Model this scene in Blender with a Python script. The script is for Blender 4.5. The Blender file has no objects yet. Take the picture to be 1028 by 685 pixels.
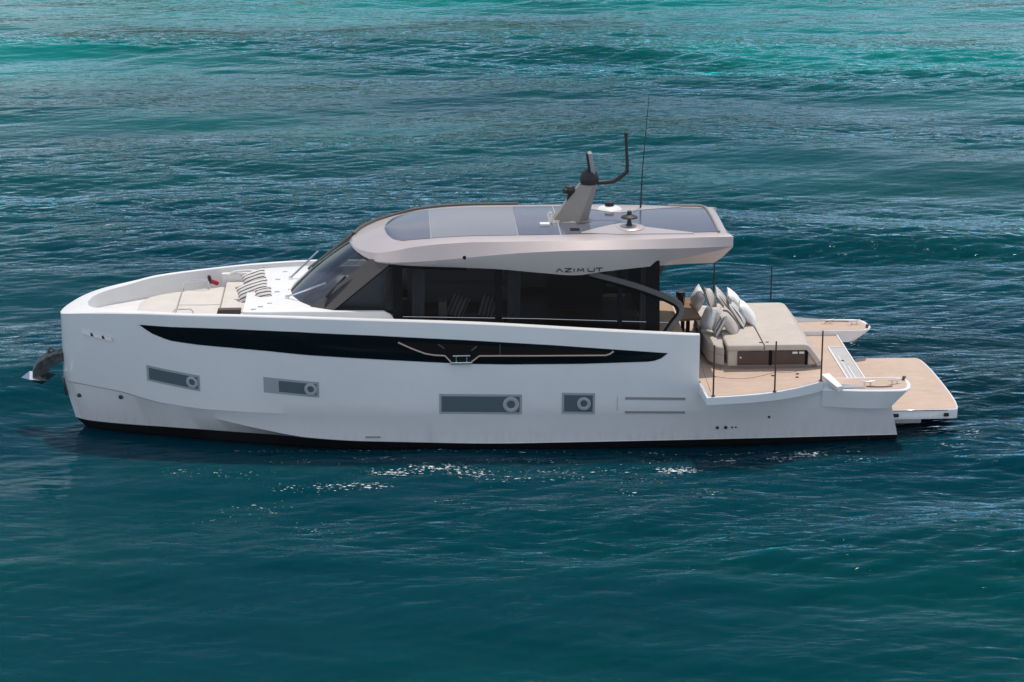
import bpy, bmesh, math, random
import numpy as np
from mathutils import Vector, Matrix
R = math.radians
scene = bpy.context.scene
C = scene.collection

# ------------------------------------------------------------------ camera
PITCH, SLANT, AIM = R(17), 56.0, 1.75
cam_d = bpy.data.cameras.new('camera'); cam = bpy.data.objects.new('camera', cam_d); C.objects.link(cam)
cam.location = (0, -SLANT*math.cos(PITCH), AIM + SLANT*math.sin(PITCH))
cam.rotation_euler = (math.pi/2 - PITCH, 0, 0)
cam_d.sensor_width = 36; cam_d.lens = 2320/1028*36
cam_d.clip_start = 0.5; cam_d.clip_end = 20000
scene.camera = cam

# ------------------------------------------------------------------ sky, sun, exposure
SUN_EL, SUN_AZ = R(72), R(25)        # azimuth from +Y towards +X: the sun stands beyond the yacht
w = bpy.data.worlds.new('World'); scene.world = w; w.use_nodes = True
nt = w.node_tree; bg = nt.nodes['Background']
sky = nt.nodes.new('ShaderNodeTexSky'); sky.sky_type = 'NISHITA'; sky.sun_disc = False
sky.sun_elevation = SUN_EL; sky.sun_rotation = SUN_AZ
sky.air_density = 1.0; sky.dust_density = 1.0; sky.ozone_density = 1.0
tcw = nt.nodes.new('ShaderNodeTexCoord'); mpw = nt.nodes.new('ShaderNodeMapping'); mpw.inputs['Scale'].default_value = (1, 1, 2.6)
nzw = nt.nodes.new('ShaderNodeTexNoise'); nzw.inputs['Scale'].default_value = 2.1; nzw.inputs['Detail'].default_value = 6; nzw.inputs['Roughness'].default_value = .58
rpw = nt.nodes.new('ShaderNodeValToRGB'); rpw.color_ramp.elements[0].position = .40; rpw.color_ramp.elements[1].position = .60
mxw = nt.nodes.new('ShaderNodeMix'); mxw.data_type = 'RGBA'; mxw.inputs[7].default_value = (6.2, 6.5, 7.2, 1)
nt.links.new(tcw.outputs['Generated'], mpw.inputs[0]); nt.links.new(mpw.outputs[0], nzw.inputs['Vector']); spw = nt.nodes.new('ShaderNodeSeparateXYZ'); nt.links.new(tcw.outputs['Generated'], spw.inputs[0])
mdw = nt.nodes.new('ShaderNodeMath'); mdw.operation = 'MULTIPLY_ADD'; mdw.inputs[1].default_value = -.05   # more cloud on the side away from the sun
nt.links.new(spw.outputs[1], mdw.inputs[0]); nt.links.new(nzw.outputs[0], mdw.inputs[2]); nt.links.new(mdw.outputs[0], rpw.inputs[0])
nt.links.new(rpw.outputs[0], mxw.inputs['Factor']); nt.links.new(sky.outputs[0], mxw.inputs[6])
nt.links.new(mxw.outputs[2], bg.inputs['Color']); bg.inputs['Strength'].default_value = 0.12
sun_d = bpy.data.lights.new('sun', 'SUN'); sun_d.energy = 2.9; sun_d.angle = R(0.6); sun_d.color = (1.0, 0.94, 0.87)
sun = bpy.data.objects.new('sun', sun_d); C.objects.link(sun)
sdir = Vector((math.sin(SUN_AZ)*math.cos(SUN_EL), math.cos(SUN_AZ)*math.cos(SUN_EL), math.sin(SUN_EL)))
sun.rotation_euler = sdir.to_track_quat('Z', 'Y').to_euler(); sun.location = sdir*60
vs = scene.view_settings
vs.view_transform = 'Standard'; vs.look = 'None'; vs.gamma = 1; vs.use_curve_mapping = False; vs.exposure = 0.0

# ------------------------------------------------------------------ materials
def mat(name, col, rough=0.5, metal=0.0, spec=0.5, coat=0.0):
    m = bpy.data.materials.new(name); m.use_nodes = True
    b = m.node_tree.nodes['Principled BSDF']
    b.inputs['Base Color'].default_value = (*col, 1); b.inputs['Roughness'].default_value = rough
    b.inputs['Metallic'].default_value = metal; b.inputs['Specular IOR Level'].default_value = spec
    b.inputs['Coat Weight'].default_value = coat; b.inputs['Coat Roughness'].default_value = 0.05
    return m
def N(m, t, **kw):
    n = m.node_tree.nodes.new(t)
    for k, v in kw.items():
        if k in n.inputs: n.inputs[k].default_value = v
        else: setattr(n, k, v)
    return n
def L(m, a, b): m.node_tree.links.new(a, b)
def BS(m): return m.node_tree.nodes['Principled BSDF']
def ramp(m, fac, stops):
    r = N(m, 'ShaderNodeValToRGB'); cr = r.color_ramp
    while len(cr.elements) < len(stops): cr.elements.new(0.5)
    for e, (p, c) in zip(cr.elements, stops): e.position = p; e.color = (*c, 1) if len(c) == 3 else c
    L(m, fac, r.inputs[0]); return r
def vary(m, col, amt=0.08, scale=1.5, bump=0.0, bscale=60):
    """gentle mottling of the base colour and optional fine bump"""
    tc = N(m, 'ShaderNodeTexCoord')
    n = N(m, 'ShaderNodeTexNoise', Scale=scale, Detail=4.0, Roughness=0.6); L(m, tc.outputs['Object'], n.inputs['Vector'])
    lo = tuple(c*(1-amt) for c in col); hi = tuple(min(1, c*(1+amt)) for c in col)
    r = ramp(m, n.outputs[0], [(0.3, lo), (0.7, hi)]); L(m, r.outputs[0], BS(m).inputs['Base Color'])
    if bump:
        n2 = N(m, 'ShaderNodeTexNoise', Scale=bscale, Detail=3.0); L(m, tc.outputs['Object'], n2.inputs['Vector'])
        b = N(m, 'ShaderNodeBump', Strength=bump, Distance=0.01); L(m, n2.outputs[0], b.inputs['Height']); L(m, b.outputs[0], BS(m).inputs['Normal'])
    return m

M = {}
M['hull'] = vary(mat('white gelcoat', (.80, .82, .835), .16, coat=.5), (.80, .82, .835), .03, .6)
def scum(m):
    b = BS(m); src = b.inputs['Base Color'].links[0].from_socket; tc = N(m, 'ShaderNodeTexCoord'); sp = N(m, 'ShaderNodeSeparateXYZ'); L(m, tc.outputs['Object'], sp.inputs[0])
    mp = N(m, 'ShaderNodeMapping'); mp.inputs['Scale'].default_value = (3.5, 1, .8); L(m, tc.outputs['Object'], mp.inputs[0]); n = N(m, 'ShaderNodeTexNoise', Scale=2.0, Detail=6.0, Roughness=.7); L(m, mp.outputs[0], n.inputs['Vector'])
    mr = N(m, 'ShaderNodeMapRange'); mr.inputs[1].default_value = .10; mr.inputs[2].default_value = .55; mr.inputs[3].default_value = .32; mr.inputs[4].default_value = 0; L(m, sp.outputs[2], mr.inputs[0])
    mu = N(m, 'ShaderNodeMath', operation='MULTIPLY'); L(m, mr.outputs[0], mu.inputs[0]); r = ramp(m, n.outputs[0], [(.42, (0, 0, 0)), (.72, (1, 1, 1))]); L(m, r.outputs[0], mu.inputs[1])
    mx = N(m, 'ShaderNodeMix', data_type='RGBA'); L(m, mu.outputs[0], mx.inputs['Factor']); L(m, src, mx.inputs[6]); mx.inputs[7].default_value = (.48, .49, .45, 1); L(m, mx.outputs[2], b.inputs['Base Color'])
scum(M['hull'])
M['boot'] = mat('black antifouling', (.008, .008, .009), .45)
M['white'] = vary(mat('white deck gelcoat', (.78, .77, .75), .3), (.78, .77, .75), .03, 2)
M['nonskid'] = vary(mat('non skid deck', (.66, .65, .63), .7), (.66, .65, .63), .05, 3, .3, 120)
M['hatch'] = vary(mat('grey hatch moulding', (.46, .44, .43), .6), (.46, .44, .43), .06, 4)
M['tan'] = vary(mat('champagne metallic paint', (.52, .455, .44), .36, .35, coat=.2), (.52, .455, .44), .03, 1)
M['pillar'] = mat('dark grey pillar paint', (.075, .068, .064), .38)
M['wing'] = mat('wing highlight grey', (.11, .105, .105), .35)  # highlight along the wing's top put into its colour
M['olive'] = mat('brown pillar paint', (.085, .07, .055), .45)
M['recess_shade'] = mat('dark recess', (.007, .0055, .005), .5, spec=.2)
M['tansofa'] = vary(mat('tan sofa fabric', (.42, .30, .20), .8, spec=.2), (.42, .30, .20), .08, 4)
M['taupe'] = vary(mat('taupe paint', (.30, .27, .24), .4), (.30, .27, .24), .05, 3)
M['black'] = mat('black gloss trim', (.006, .006, .007), .35, spec=.12)
M['matte'] = mat('matte black', (.02, .02, .022), .5)
M['bright'] = mat('sunlit opening white', (.92, .92, .91), .3)  # white standing in for sunlit deck behind the hawse openings
M['steel'] = mat('polished steel', (.72, .72, .73), .16, 1.0)
M['warmsteel'] = mat('rose tinted steel', (.58, .44, .39), .35, .6)
M['anchorsteel'] = vary(mat('galvanised anchor steel', (.075, .085, .09), .4, .5), (.075, .085, .09), .6, 9)
M['darksteel'] = mat('dark steel', (.10, .105, .11), .3, .8)
M['rust'] = mat('bronzed stanchion', (.10, .06, .05), .35, .3)
M['navy'] = mat('dark hull glazing', (.004, .006, .009), .06, spec=.3)
M['grey'] = mat('porthole surround', (.36, .40, .42), .35)
M['greyglass'] = mat('porthole glass', (.11, .145, .17), .12, spec=.4)
M['slat'] = mat('grey slats', (.30, .30, .31), .5)
M['cushion'] = vary(mat('beige outdoor fabric', (.55, .49, .43), .85, spec=.2), (.55, .49, .43), .06, 3, .5, 150)
M['cream'] = vary(mat('cream outdoor fabric', (.62, .57, .51), .85, spec=.2), (.62, .57, .51), .05, 3, .5, 150)
M['brown'] = vary(mat('brown leatherette', (.07, .045, .036), .5), (.07, .045, .036), .12, 4)
M['wood'] = vary(mat('oiled wood table', (.23, .135, .075), .6, spec=.25), (.23, .135, .075), .2, 6)
M['red'] = mat('red cloth', (.35, .02, .03), .7)
M['curtain'] = mat('grey curtain', (.62, .63, .64), .9)
M['dim'] = mat('dark interior lining', (.035, .028, .024), .6)
M['floorint'] = mat('interior oak floor', (.22, .14, .09), .5)

def teak():
    m = mat('teak planking', (.5, .35, .24), .65, spec=.3)
    tc = N(m, 'ShaderNodeTexCoord'); sep = N(m, 'ShaderNodeSeparateXYZ'); L(m, tc.outputs['Object'], sep.inputs[0])
    mp = N(m, 'ShaderNodeMapping'); mp.inputs['Scale'].default_value = (1.2, 16, 1); L(m, tc.outputs['Object'], mp.inputs[0])
    n = N(m, 'ShaderNodeTexNoise', Scale=2.2, Detail=5.0, Roughness=.65); L(m, mp.outputs[0], n.inputs['Vector'])
    r = ramp(m, n.outputs[0], [(.25, (.50, .36, .27)), (.55, (.61, .46, .36)), (.8, (.68, .53, .43))])
    mul = N(m, 'ShaderNodeMath', operation='MULTIPLY'); mul.inputs[1].default_value = 1/.065; L(m, sep.outputs[1], mul.inputs[0])
    fr = N(m, 'ShaderNodeMath', operation='FRACT'); L(m, mul.outputs[0], fr.inputs[0])
    lt = N(m, 'ShaderNodeMath', operation='LESS_THAN'); lt.inputs[1].default_value = .09; L(m, fr.outputs[0], lt.inputs[0])
    ln = N(m, 'ShaderNodeMath', operation='MULTIPLY'); ln.inputs[1].default_value = .75; L(m, lt.outputs[0], ln.inputs[0])
    n2 = N(m, 'ShaderNodeTexNoise', Scale=.9, Detail=3.0); L(m, tc.outputs['Object'], n2.inputs['Vector'])
    r2 = ramp(m, n2.outputs[0], [(.3, (.88, .88, .88)), (.7, (1, 1, 1))])
    mm = N(m, 'ShaderNodeMix', data_type='RGBA', blend_type='MULTIPLY'); mm.inputs['Factor'].default_value = 1
    L(m, r.outputs[0], mm.inputs[6]); L(m, r2.outputs[0], mm.inputs[7])
    mx = N(m, 'ShaderNodeMix', data_type='RGBA'); L(m, ln.outputs[0], mx.inputs['Factor'])
    L(m, mm.outputs[2], mx.inputs[6]); mx.inputs[7].default_value = (.09, .07, .055, 1)
    L(m, mx.outputs[2], BS(m).inputs['Base Color']); return m
M['teak'] = teak()

def tinted(name, tint, refl=1.0):
    """tinted glazing: mirror reflection by fresnel over a darkened see-through pane"""
    m = bpy.data.materials.new(name); m.use_nodes = True; t = m.node_tree; t.nodes.remove(t.nodes['Principled BSDF'])
    tr = N(m, 'ShaderNodeBsdfTransparent'); tr.inputs[0].default_value = (*tint, 1)
    gl = N(m, 'ShaderNodeBsdfGlossy', Roughness=.02); gl.inputs[0].default_value = (refl, refl, refl, 1)
    fr = N(m, 'ShaderNodeFresnel', IOR=1.5); mx = N(m, 'ShaderNodeMixShader')
    L(m, fr.outputs[0], mx.inputs[0]); L(m, tr.outputs[0], mx.inputs[1]); L(m, gl.outputs[0], mx.inputs[2])
    L(m, mx.outputs[0], t.nodes['Material Output'].inputs[0]); return m
M['sideglass'] = tinted('dark side glazing', (.26, .275, .29), .20)
M['windshield'] = tinted('windshield glazing', (.55, .57, .62))
M['roofglass'] = mat('roof glazing', (.11, .115, .145), .10, spec=.6)
M['roofglass2'] = mat('lighter roof glazing', (.22, .22, .23), .14, spec=.6)

def striped(name, base, dark, axis, freq, width, jitter=0.0):
    m = mat(name, base, .85, spec=.2); tc = N(m, 'ShaderNodeTexCoord'); sep = N(m, 'ShaderNodeSeparateXYZ'); L(m, tc.outputs['Object'], sep.inputs[0])
    n = N(m, 'ShaderNodeTexNoise', Scale=6.0); L(m, tc.outputs['Object'], n.inputs['Vector'])
    a = N(m, 'ShaderNodeMath', operation='MULTIPLY_ADD'); a.inputs[1].default_value = jitter; L(m, n.outputs[0], a.inputs[0]); L(m, sep.outputs[axis], a.inputs[2])
    b = N(m, 'ShaderNodeMath', operation='MULTIPLY'); b.inputs[1].default_value = freq; L(m, a.outputs[0], b.inputs[0])
    f = N(m, 'ShaderNodeMath', operation='FRACT'); L(m, b.outputs[0], f.inputs[0])
    r = ramp(m, f.outputs[0], [(0, dark), (width, dark), (width+.06, base), (.97, base)])
    L(m, r.outputs[0], BS(m).inputs['Base Color'])
    n2 = N(m, 'ShaderNodeTexNoise', Scale=14.0, Detail=3.0); L(m, tc.outputs['Object'], n2.inputs['Vector'])
    bp = N(m, 'ShaderNodeBump', Strength=.35, Distance=.02); L(m, n2.outputs[0], bp.inputs['Height']); L(m, bp.outputs[0], BS(m).inputs['Normal'])
    return m
M['p_stripe'] = striped('cream pillow with dark stripes', (.70, .67, .64), (.06, .05, .05), 1, 10.5, .28)
M['p_grey'] = striped('grey striped pillow', (.72, .70, .68), (.12, .11, .108), 0, 13, .26)
M['p_white'] = vary(mat('white pillow cloth', (.85, .84, .83), .85, spec=.2), (.85, .84, .83), .03, 5, .6, 16)
M['p_beige'] = striped('beige pillow with one brown band', (.54, .50, .455), (.10, .075, .06), 0, 1.55, .16)
M['p_plain'] = vary(mat('beige pillow cloth', (.66, .63, .59), .85, spec=.2), (.66, .63, .59), .05, 5, .6, 16)

# ------------------------------------------------------------------ helpers
def tag(o, label, cat, group=None):
    o['label'] = label; o['category'] = cat
    if group: o['group'] = group
    return o
def finish(me, angle=32, smooth=True):
    bm = bmesh.new(); bm.from_mesh(me)
    bmesh.ops.recalc_face_normals(bm, faces=bm.faces)
    if smooth:
        for f in bm.faces: f.smooth = True
        a = R(angle)
        for e in bm.edges:
            if len(e.link_faces) == 2 and e.calc_face_angle(0) > a: e.smooth = False
    bm.to_mesh(me); bm.free()
def obj(name, bm, m, parent=None, angle=32, weld=True):
    if weld: bmesh.ops.remove_doubles(bm, verts=bm.verts, dist=0.0004)
    me = bpy.data.meshes.new(name); bm.to_mesh(me); bm.free(); finish(me, angle)
    for k in (m if isinstance(m, (list, tuple)) else [m]): me.materials.append(k)
    o = bpy.data.objects.new(name, me); C.objects.link(o)
    if parent: o.parent = parent
    return o
def lerp(a, b, t): return a + (b-a)*t
def spline(xs, ys):
    """monotone cubic interpolation"""
    xs = list(xs); ys = list(ys); n = len(xs)
    d = [(ys[i+1]-ys[i])/(xs[i+1]-xs[i]) for i in range(n-1)]
    m = [d[0]] + [0 if d[i-1]*d[i] <= 0 else 2*d[i-1]*d[i]/(d[i-1]+d[i]) for i in range(1, n-1)] + [d[-1]]
    def f(x):
        if x <= xs[0]: return ys[0]
        if x >= xs[-1]: return ys[-1]
        i = max(k for k in range(n-1) if xs[k] <= x); h = xs[i+1]-xs[i]; t = (x-xs[i])/h
        return ((1+2*t)*(1-t)**2*ys[i] + t*(1-t)**2*h*m[i] + t*t*(3-2*t)*ys[i+1] + t*t*(t-1)*h*m[i+1])
    return f
def box(bm, c, s, rot=None, bev=0.0, mi=0, seg=2):
    r = bmesh.ops.create_cube(bm, size=1.0); vs_ = r['verts']
    bmesh.ops.scale(bm, vec=s, verts=vs_)
    fs = list({f for v in vs_ for f in v.link_faces}); 
    for f in fs: f.material_index = mi
    if bev:
        es = list({e for v in vs_ for e in v.link_edges})
        g = bmesh.ops.bevel(bm, geom=es, offset=bev, segments=seg, affect='EDGES', profile=.5)
        vs_ = list({v for f in g['faces'] for v in f.verts} | {v for v in vs_ if v.is_valid})
        for f in g['faces']: f.material_index = mi
    mt = Matrix.Translation(c) @ (rot.to_4x4() if rot else Matrix.Identity(4))
    bmesh.ops.transform(bm, matrix=mt, verts=vs_)
    return vs_
def tube(bm, pts, r, seg=8, cap=True, mi=0):
    pts = [Vector(p) for p in pts]; rings = []; rr = r if isinstance(r, (list, tuple)) else [r]*len(pts)
    prev = None
    for i, p in enumerate(pts):
        t = (pts[min(i+1, len(pts)-1)] - pts[max(i-1, 0)]).normalized()
        if prev is None:
            a = Vector((0, 0, 1)) if abs(t.z) < .9 else Vector((1, 0, 0)); u = t.cross(a).normalized()
        else: u = (prev - t*prev.dot(t)).normalized()
        prev = u; v = t.cross(u)
        rings.append([bm.verts.new(p + (u*math.cos(2*math.pi*k/seg) + v*math.sin(2*math.pi*k/seg))*rr[i]) for k in range(seg)])
    for a, b in zip(rings, rings[1:]):
        for k in range(seg):
            f = bm.faces.new((a[k], a[(k+1) % seg], b[(k+1) % seg], b[k])); f.material_index = mi
    if cap:
        for rg in (rings[0], rings[-1]):
            f = bm.faces.new(rg); f.material_index = mi
def lathe(bm, prof, c, seg=20, axis='Z', mi=0):
    """prof: list of (radius, height)"""
    rings = []
    for r, h in prof:
        ring = []
        for k in range(seg):
            a = 2*math.pi*k/seg; x, y = r*math.cos(a), r*math.sin(a)
            p = (x, y, h) if axis == 'Z' else ((x, h, y) if axis == 'Y' else (h, x, y))
            ring.append(bm.verts.new(Vector(c) + Vector(p)))
        rings.append(ring)
    for a, b in zip(rings, rings[1:]):
        for k in range(seg):
            f = bm.faces.new((a[k], a[(k+1) % seg], b[(k+1) % seg], b[k])); f.material_index = mi
    for rg in (rings[0], rings[-1]):
        f = bm.faces.new(rg); f.material_index = mi
def prism(bm, poly, z0, z1, mi_top=0, mi_side=0, bev=0.0):
    """vertical prism over a plan polygon; z0/z1 numbers or functions of (x, y)"""
    f0 = z0 if callable(z0) else (lambda x, y: z0); f1 = z1 if callable(z1) else (lambda x, y: z1)
    lo = [bm.verts.new((x, y, f0(x, y))) for x, y in poly]; hi = [bm.verts.new((x, y, f1(x, y))) for x, y in poly]
    n = len(poly); f = bm.faces.new(hi); f.material_index = mi_top; top = f
    g = bm.faces.new(lo[::-1]); g.material_index = mi_side
    for k in range(n):
        q = bm.faces.new((lo[k], lo[(k+1) % n], hi[(k+1) % n], hi[k])); q.material_index = mi_side
    if bev: bmesh.ops.bevel(bm, geom=list(top.edges), offset=bev, segments=3, affect='EDGES', profile=.5)
def grid_faces(bm, rows, mi=None, close=False):
    V_ = [[bm.verts.new(p) for p in r] for r in rows]
    for i in range(len(V_)-1):
        for j in range(len(V_[0])-1):
            q = (V_[i][j], V_[i][j+1], V_[i+1][j+1], V_[i+1][j])
            try: f = bm.faces.new(q)
            except ValueError: continue
            if mi is not None: f.material_index = mi if isinstance(mi, int) else mi(i, j)
    return V_
def mirror(poly): return poly + [(x, -y) for x, y in poly[::-1] if abs(y) > 1e-6]
def chaikin(p, n=2, closed=True):
    for _ in range(n):
        q = []; m = len(p)
        rng = range(m) if closed else range(m-1)
        if not closed: q.append(p[0])
        for i in rng:
            a, b = p[i], p[(i+1) % m]
            q.append(tuple(lerp(a[k], b[k], .25) for k in range(len(a)))); q.append(tuple(lerp(a[k], b[k], .75) for k in range(len(a))))
        if not closed: q.append(p[-1])
        p = q
    return p

# ------------------------------------------------------------------ the sea
def make_sea():
    rng = np.random.default_rng(11)
    def axis(lo, hi, d, far):
        core = np.arange(lo, hi+d/2, d); s = [d]; 
        while sum(s) < far: s.append(s[-1]*1.22)
        ext = np.cumsum(s[1:]); return np.concatenate([lo-ext[::-1], core, hi+ext])
    xs = axis(-34, 36, .075, 6000); ys = axis(-22, 76, .095, 6000)
    X, Y = np.meshgrid(xs, ys); Z = np.zeros_like(X)
    near = np.clip(1 - np.maximum(np.maximum(-34-X, X-36), np.maximum(-22-Y, Y-76))/25, 0, 1)
    def lowf(seed, sx, sy, n=9):
        r = np.random.default_rng(seed); o = np.zeros_like(X)
        for _ in range(n):
            a, b = r.normal(0, 1/sx), r.normal(0, 1/sy); o += np.sin(a*X + b*Y + r.uniform(0, 6.28))
        return o/math.sqrt(n)
    gust = lowf(5, 12, 3.2); gust2 = lowf(9, 4, 2)
    # a long swell running away from the camera
    warp = lowf(3, 16, 14)
    for lam, amp, ang, ph in ((12.5, .09, 5, .4), (17.0, .08, -9, 2.1), (8.3, .04, 14, 4.0), (6.1, .035, -16, 1.0), (4.4, .03, 20, 5.0)):
        k = 2*math.pi/lam; a = R(90+ang)
        Z += amp*np.sin(k*(math.cos(a)*X + math.sin(a)*Y) + ph + 1.3*warp)*near*(1 + .45*gust)
    # wind waves, crests across the view, stronger where the gusts are
    amp_mod = np.clip(.72 + .35*gust + .2*gust2, .2, 1.3)*near
    for i in range(64):
        lam = math.exp(rng.uniform(math.log(.33), math.log(3.2))); a = R(96 + rng.normal(0, 27)); k = 2*math.pi/lam
        amp = .0040*lam**.92*rng.uniform(.5, 1.2)
        ph = k*(math.cos(a)*X + math.sin(a)*Y) + rng.uniform(0, 6.28) + .9*gust2
        Z += amp_mod*amp*(np.sin(ph) - .22*np.cos(2*ph))
    # the water sits lower at the stem and laps flat along the hull
    Z -= .30*np.exp(-((X+10.6)/1.9)**2 - ((Y+.3)/3.2)**2)
    g = np.exp(-(np.maximum(0, np.abs(X+.6)-9.5)/1.5)**2 - ((Y+1.0)/3.2)**2); Z = Z*(1-.65*g) - .12*g
    # white flecks by the hull: sun glints painted as colour, plus splash
    foam_glint = np.zeros_like(X)
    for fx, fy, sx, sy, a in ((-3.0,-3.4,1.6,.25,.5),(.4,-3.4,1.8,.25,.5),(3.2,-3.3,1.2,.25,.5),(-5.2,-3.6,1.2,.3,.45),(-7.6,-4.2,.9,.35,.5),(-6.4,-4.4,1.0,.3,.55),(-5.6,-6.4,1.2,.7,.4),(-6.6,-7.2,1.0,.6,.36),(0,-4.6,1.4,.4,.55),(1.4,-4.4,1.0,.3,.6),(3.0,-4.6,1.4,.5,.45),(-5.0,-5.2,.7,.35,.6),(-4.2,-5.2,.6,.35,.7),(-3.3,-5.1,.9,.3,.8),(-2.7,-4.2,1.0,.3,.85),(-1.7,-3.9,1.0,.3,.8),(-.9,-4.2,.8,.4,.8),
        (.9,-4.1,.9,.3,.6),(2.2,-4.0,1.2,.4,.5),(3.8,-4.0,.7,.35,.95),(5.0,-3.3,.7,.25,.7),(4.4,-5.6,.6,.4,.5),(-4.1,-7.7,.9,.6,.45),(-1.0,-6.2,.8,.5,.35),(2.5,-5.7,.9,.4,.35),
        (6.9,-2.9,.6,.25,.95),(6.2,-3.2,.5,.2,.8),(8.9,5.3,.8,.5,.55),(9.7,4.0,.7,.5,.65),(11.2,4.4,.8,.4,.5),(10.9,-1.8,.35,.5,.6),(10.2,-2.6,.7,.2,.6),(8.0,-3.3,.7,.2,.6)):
        foam_glint = np.maximum(foam_glint, a*np.exp(-((X-fx)/sx)**2 - ((Y-fy)/sy)**2))
    lap = np.exp(-((Y + 2.72 - .055*(X-.0)*0 + .0)/.16)**2) * ((X > -6.5) & (X < 8.9)) ; foam_glint = np.maximum(foam_glint, .52*lap)
    ny, nx = X.shape
    co = np.stack([X, Y, Z], -1).reshape(-1, 3).astype(np.float32)
    idx = np.arange(nx*ny, dtype=np.int32).reshape(ny, nx)
    q = np.stack([idx[:-1, :-1], idx[:-1, 1:], idx[1:, 1:], idx[1:, :-1]], -1).reshape(-1)
    me = bpy.data.meshes.new('sea'); me.vertices.add(len(co)); me.vertices.foreach_set('co', co.ravel())
    me.loops.add(len(q)); me.loops.foreach_set('vertex_index', q)
    nf = len(q)//4; me.polygons.add(nf); me.polygons.foreach_set('loop_start', np.arange(0, nf*4, 4, dtype=np.int32))
    me.polygons.foreach_set('use_smooth', np.ones(nf, dtype=bool)); me.update(calc_edges=True)
    at = me.attributes.new('foam_glint', 'FLOAT', 'POINT'); at.data.foreach_set('value', foam_glint.ravel().astype(np.float32))
    at = me.attributes.new('gust', 'FLOAT', 'POINT'); at.data.foreach_set('value', np.clip(.72 + .45*gust + .3*gust2, .32, 1.4).ravel().astype(np.float32))
    m = mat('sea water', (.01, .08, .1), 1.0, spec=0); b = BS(m)
    b.inputs['Subsurface Weight'].default_value = 1; b.inputs['Subsurface Radius'].default_value = (.5, 1, 1); b.inputs['Subsurface Scale'].default_value = 1.6
    gls = N(m, 'ShaderNodeBsdfGlossy', Roughness=.05); gls.inputs[0].default_value = (.82, .93, 1, 1)
    frs = N(m, 'ShaderNodeFresnel', IOR=1.333); mxs = N(m, 'ShaderNodeMixShader')
    L(m, b.outputs[0], mxs.inputs[1]); L(m, gls.outputs[0], mxs.inputs[2]); L(m, mxs.outputs[0], m.node_tree.nodes['Material Output'].inputs[0])
    tc = N(m, 'ShaderNodeTexCoord'); sep = N(m, 'ShaderNodeSeparateXYZ'); L(m, tc.outputs['Object'], sep.inputs[0])
    # water colour: pale turquoise sand far right, darkest beside the yacht
    n = N(m, 'ShaderNodeTexNoise', Scale=.035, Detail=3.0); mp = N(m, 'ShaderNodeMapping'); mp.inputs['Scale'].default_value = (.7, 1.6, 1)
    L(m, tc.outputs['Object'], mp.inputs[0]); L(m, mp.outputs[0], n.inputs['Vector'])
    def math_(op, a, b_):
        x = N(m, 'ShaderNodeMath', operation=op)
        for i, v in enumerate((a, b_)):
            if isinstance(v, (int, float)): x.inputs[i].default_value = v
            else: L(m, v, x.inputs[i])
        return x.outputs[0]
    gy = math_('MAXIMUM', math_('MULTIPLY', sep.outputs[1], 1/75), math_('MULTIPLY', math_('SUBTRACT', -7.0, sep.outputs[1]), 1/26)); gx = math_('MULTIPLY', math_('ABSOLUTE', math_('ADD', sep.outputs[0], -3.0), 0), 1/60)
    gy = math_('ADD', gy, math_('MULTIPLY', math_('MULTIPLY', sep.outputs[0], math_('MAXIMUM', sep.outputs[1], 0)), 1/12000))
    f = math_('ADD', math_('ADD', gy, gx), math_('MULTIPLY', math_('SUBTRACT', n.outputs[0], .5), 1.9))
    r = ramp(m, f, [(0, (.0005, .016, .025)), (.22, (.0006, .025, .039)), (.45, (.001, .034, .043)), (.62, (.001, .042, .048)), (.85, (.002, .072, .071)), (1, (.003, .12, .113))])
    fa = N(m, 'ShaderNodeAttribute', attribute_name='foam_glint')
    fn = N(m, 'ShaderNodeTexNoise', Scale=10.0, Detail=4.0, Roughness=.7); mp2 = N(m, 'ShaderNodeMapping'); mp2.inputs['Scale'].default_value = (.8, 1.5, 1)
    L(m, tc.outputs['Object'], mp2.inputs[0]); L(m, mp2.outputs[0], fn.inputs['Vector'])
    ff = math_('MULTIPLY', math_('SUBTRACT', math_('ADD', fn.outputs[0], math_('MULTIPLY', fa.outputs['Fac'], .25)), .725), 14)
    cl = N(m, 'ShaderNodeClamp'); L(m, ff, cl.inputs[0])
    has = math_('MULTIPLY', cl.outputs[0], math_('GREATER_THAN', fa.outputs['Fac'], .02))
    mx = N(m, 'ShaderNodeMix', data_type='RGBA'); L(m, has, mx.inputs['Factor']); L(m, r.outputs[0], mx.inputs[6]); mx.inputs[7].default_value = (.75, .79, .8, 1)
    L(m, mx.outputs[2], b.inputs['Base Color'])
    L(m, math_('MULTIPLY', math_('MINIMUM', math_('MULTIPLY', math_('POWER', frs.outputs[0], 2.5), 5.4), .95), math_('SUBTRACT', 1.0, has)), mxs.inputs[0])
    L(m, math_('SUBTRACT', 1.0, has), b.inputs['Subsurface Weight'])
    # fine ripples
    def ripple(scale, sx, sy, detail, ridged):
        mp3 = N(m, 'ShaderNodeMapping'); mp3.inputs['Scale'].default_value = (sx, sy, 1); mp3.inputs['Rotation'].default_value = (0, 0, R(6)); L(m, tc.outputs['Object'], mp3.inputs[0])
        n3 = N(m, 'ShaderNodeTexNoise', Scale=scale, Detail=detail, Roughness=.5); n3.inputs['Distortion'].default_value = .25; L(m, mp3.outputs[0], n3.inputs['Vector'])
        if not ridged: return n3.outputs[0]
        return math_('SUBTRACT', 1.0, math_('SQRT', math_('ADD', math_('POWER', math_('ABSOLUTE', math_('MULTIPLY', math_('SUBTRACT', n3.outputs[0], .5), 2.0), 0), 2.0), .006), 0))
    ga = N(m, 'ShaderNodeAttribute', attribute_name='gust')
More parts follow.
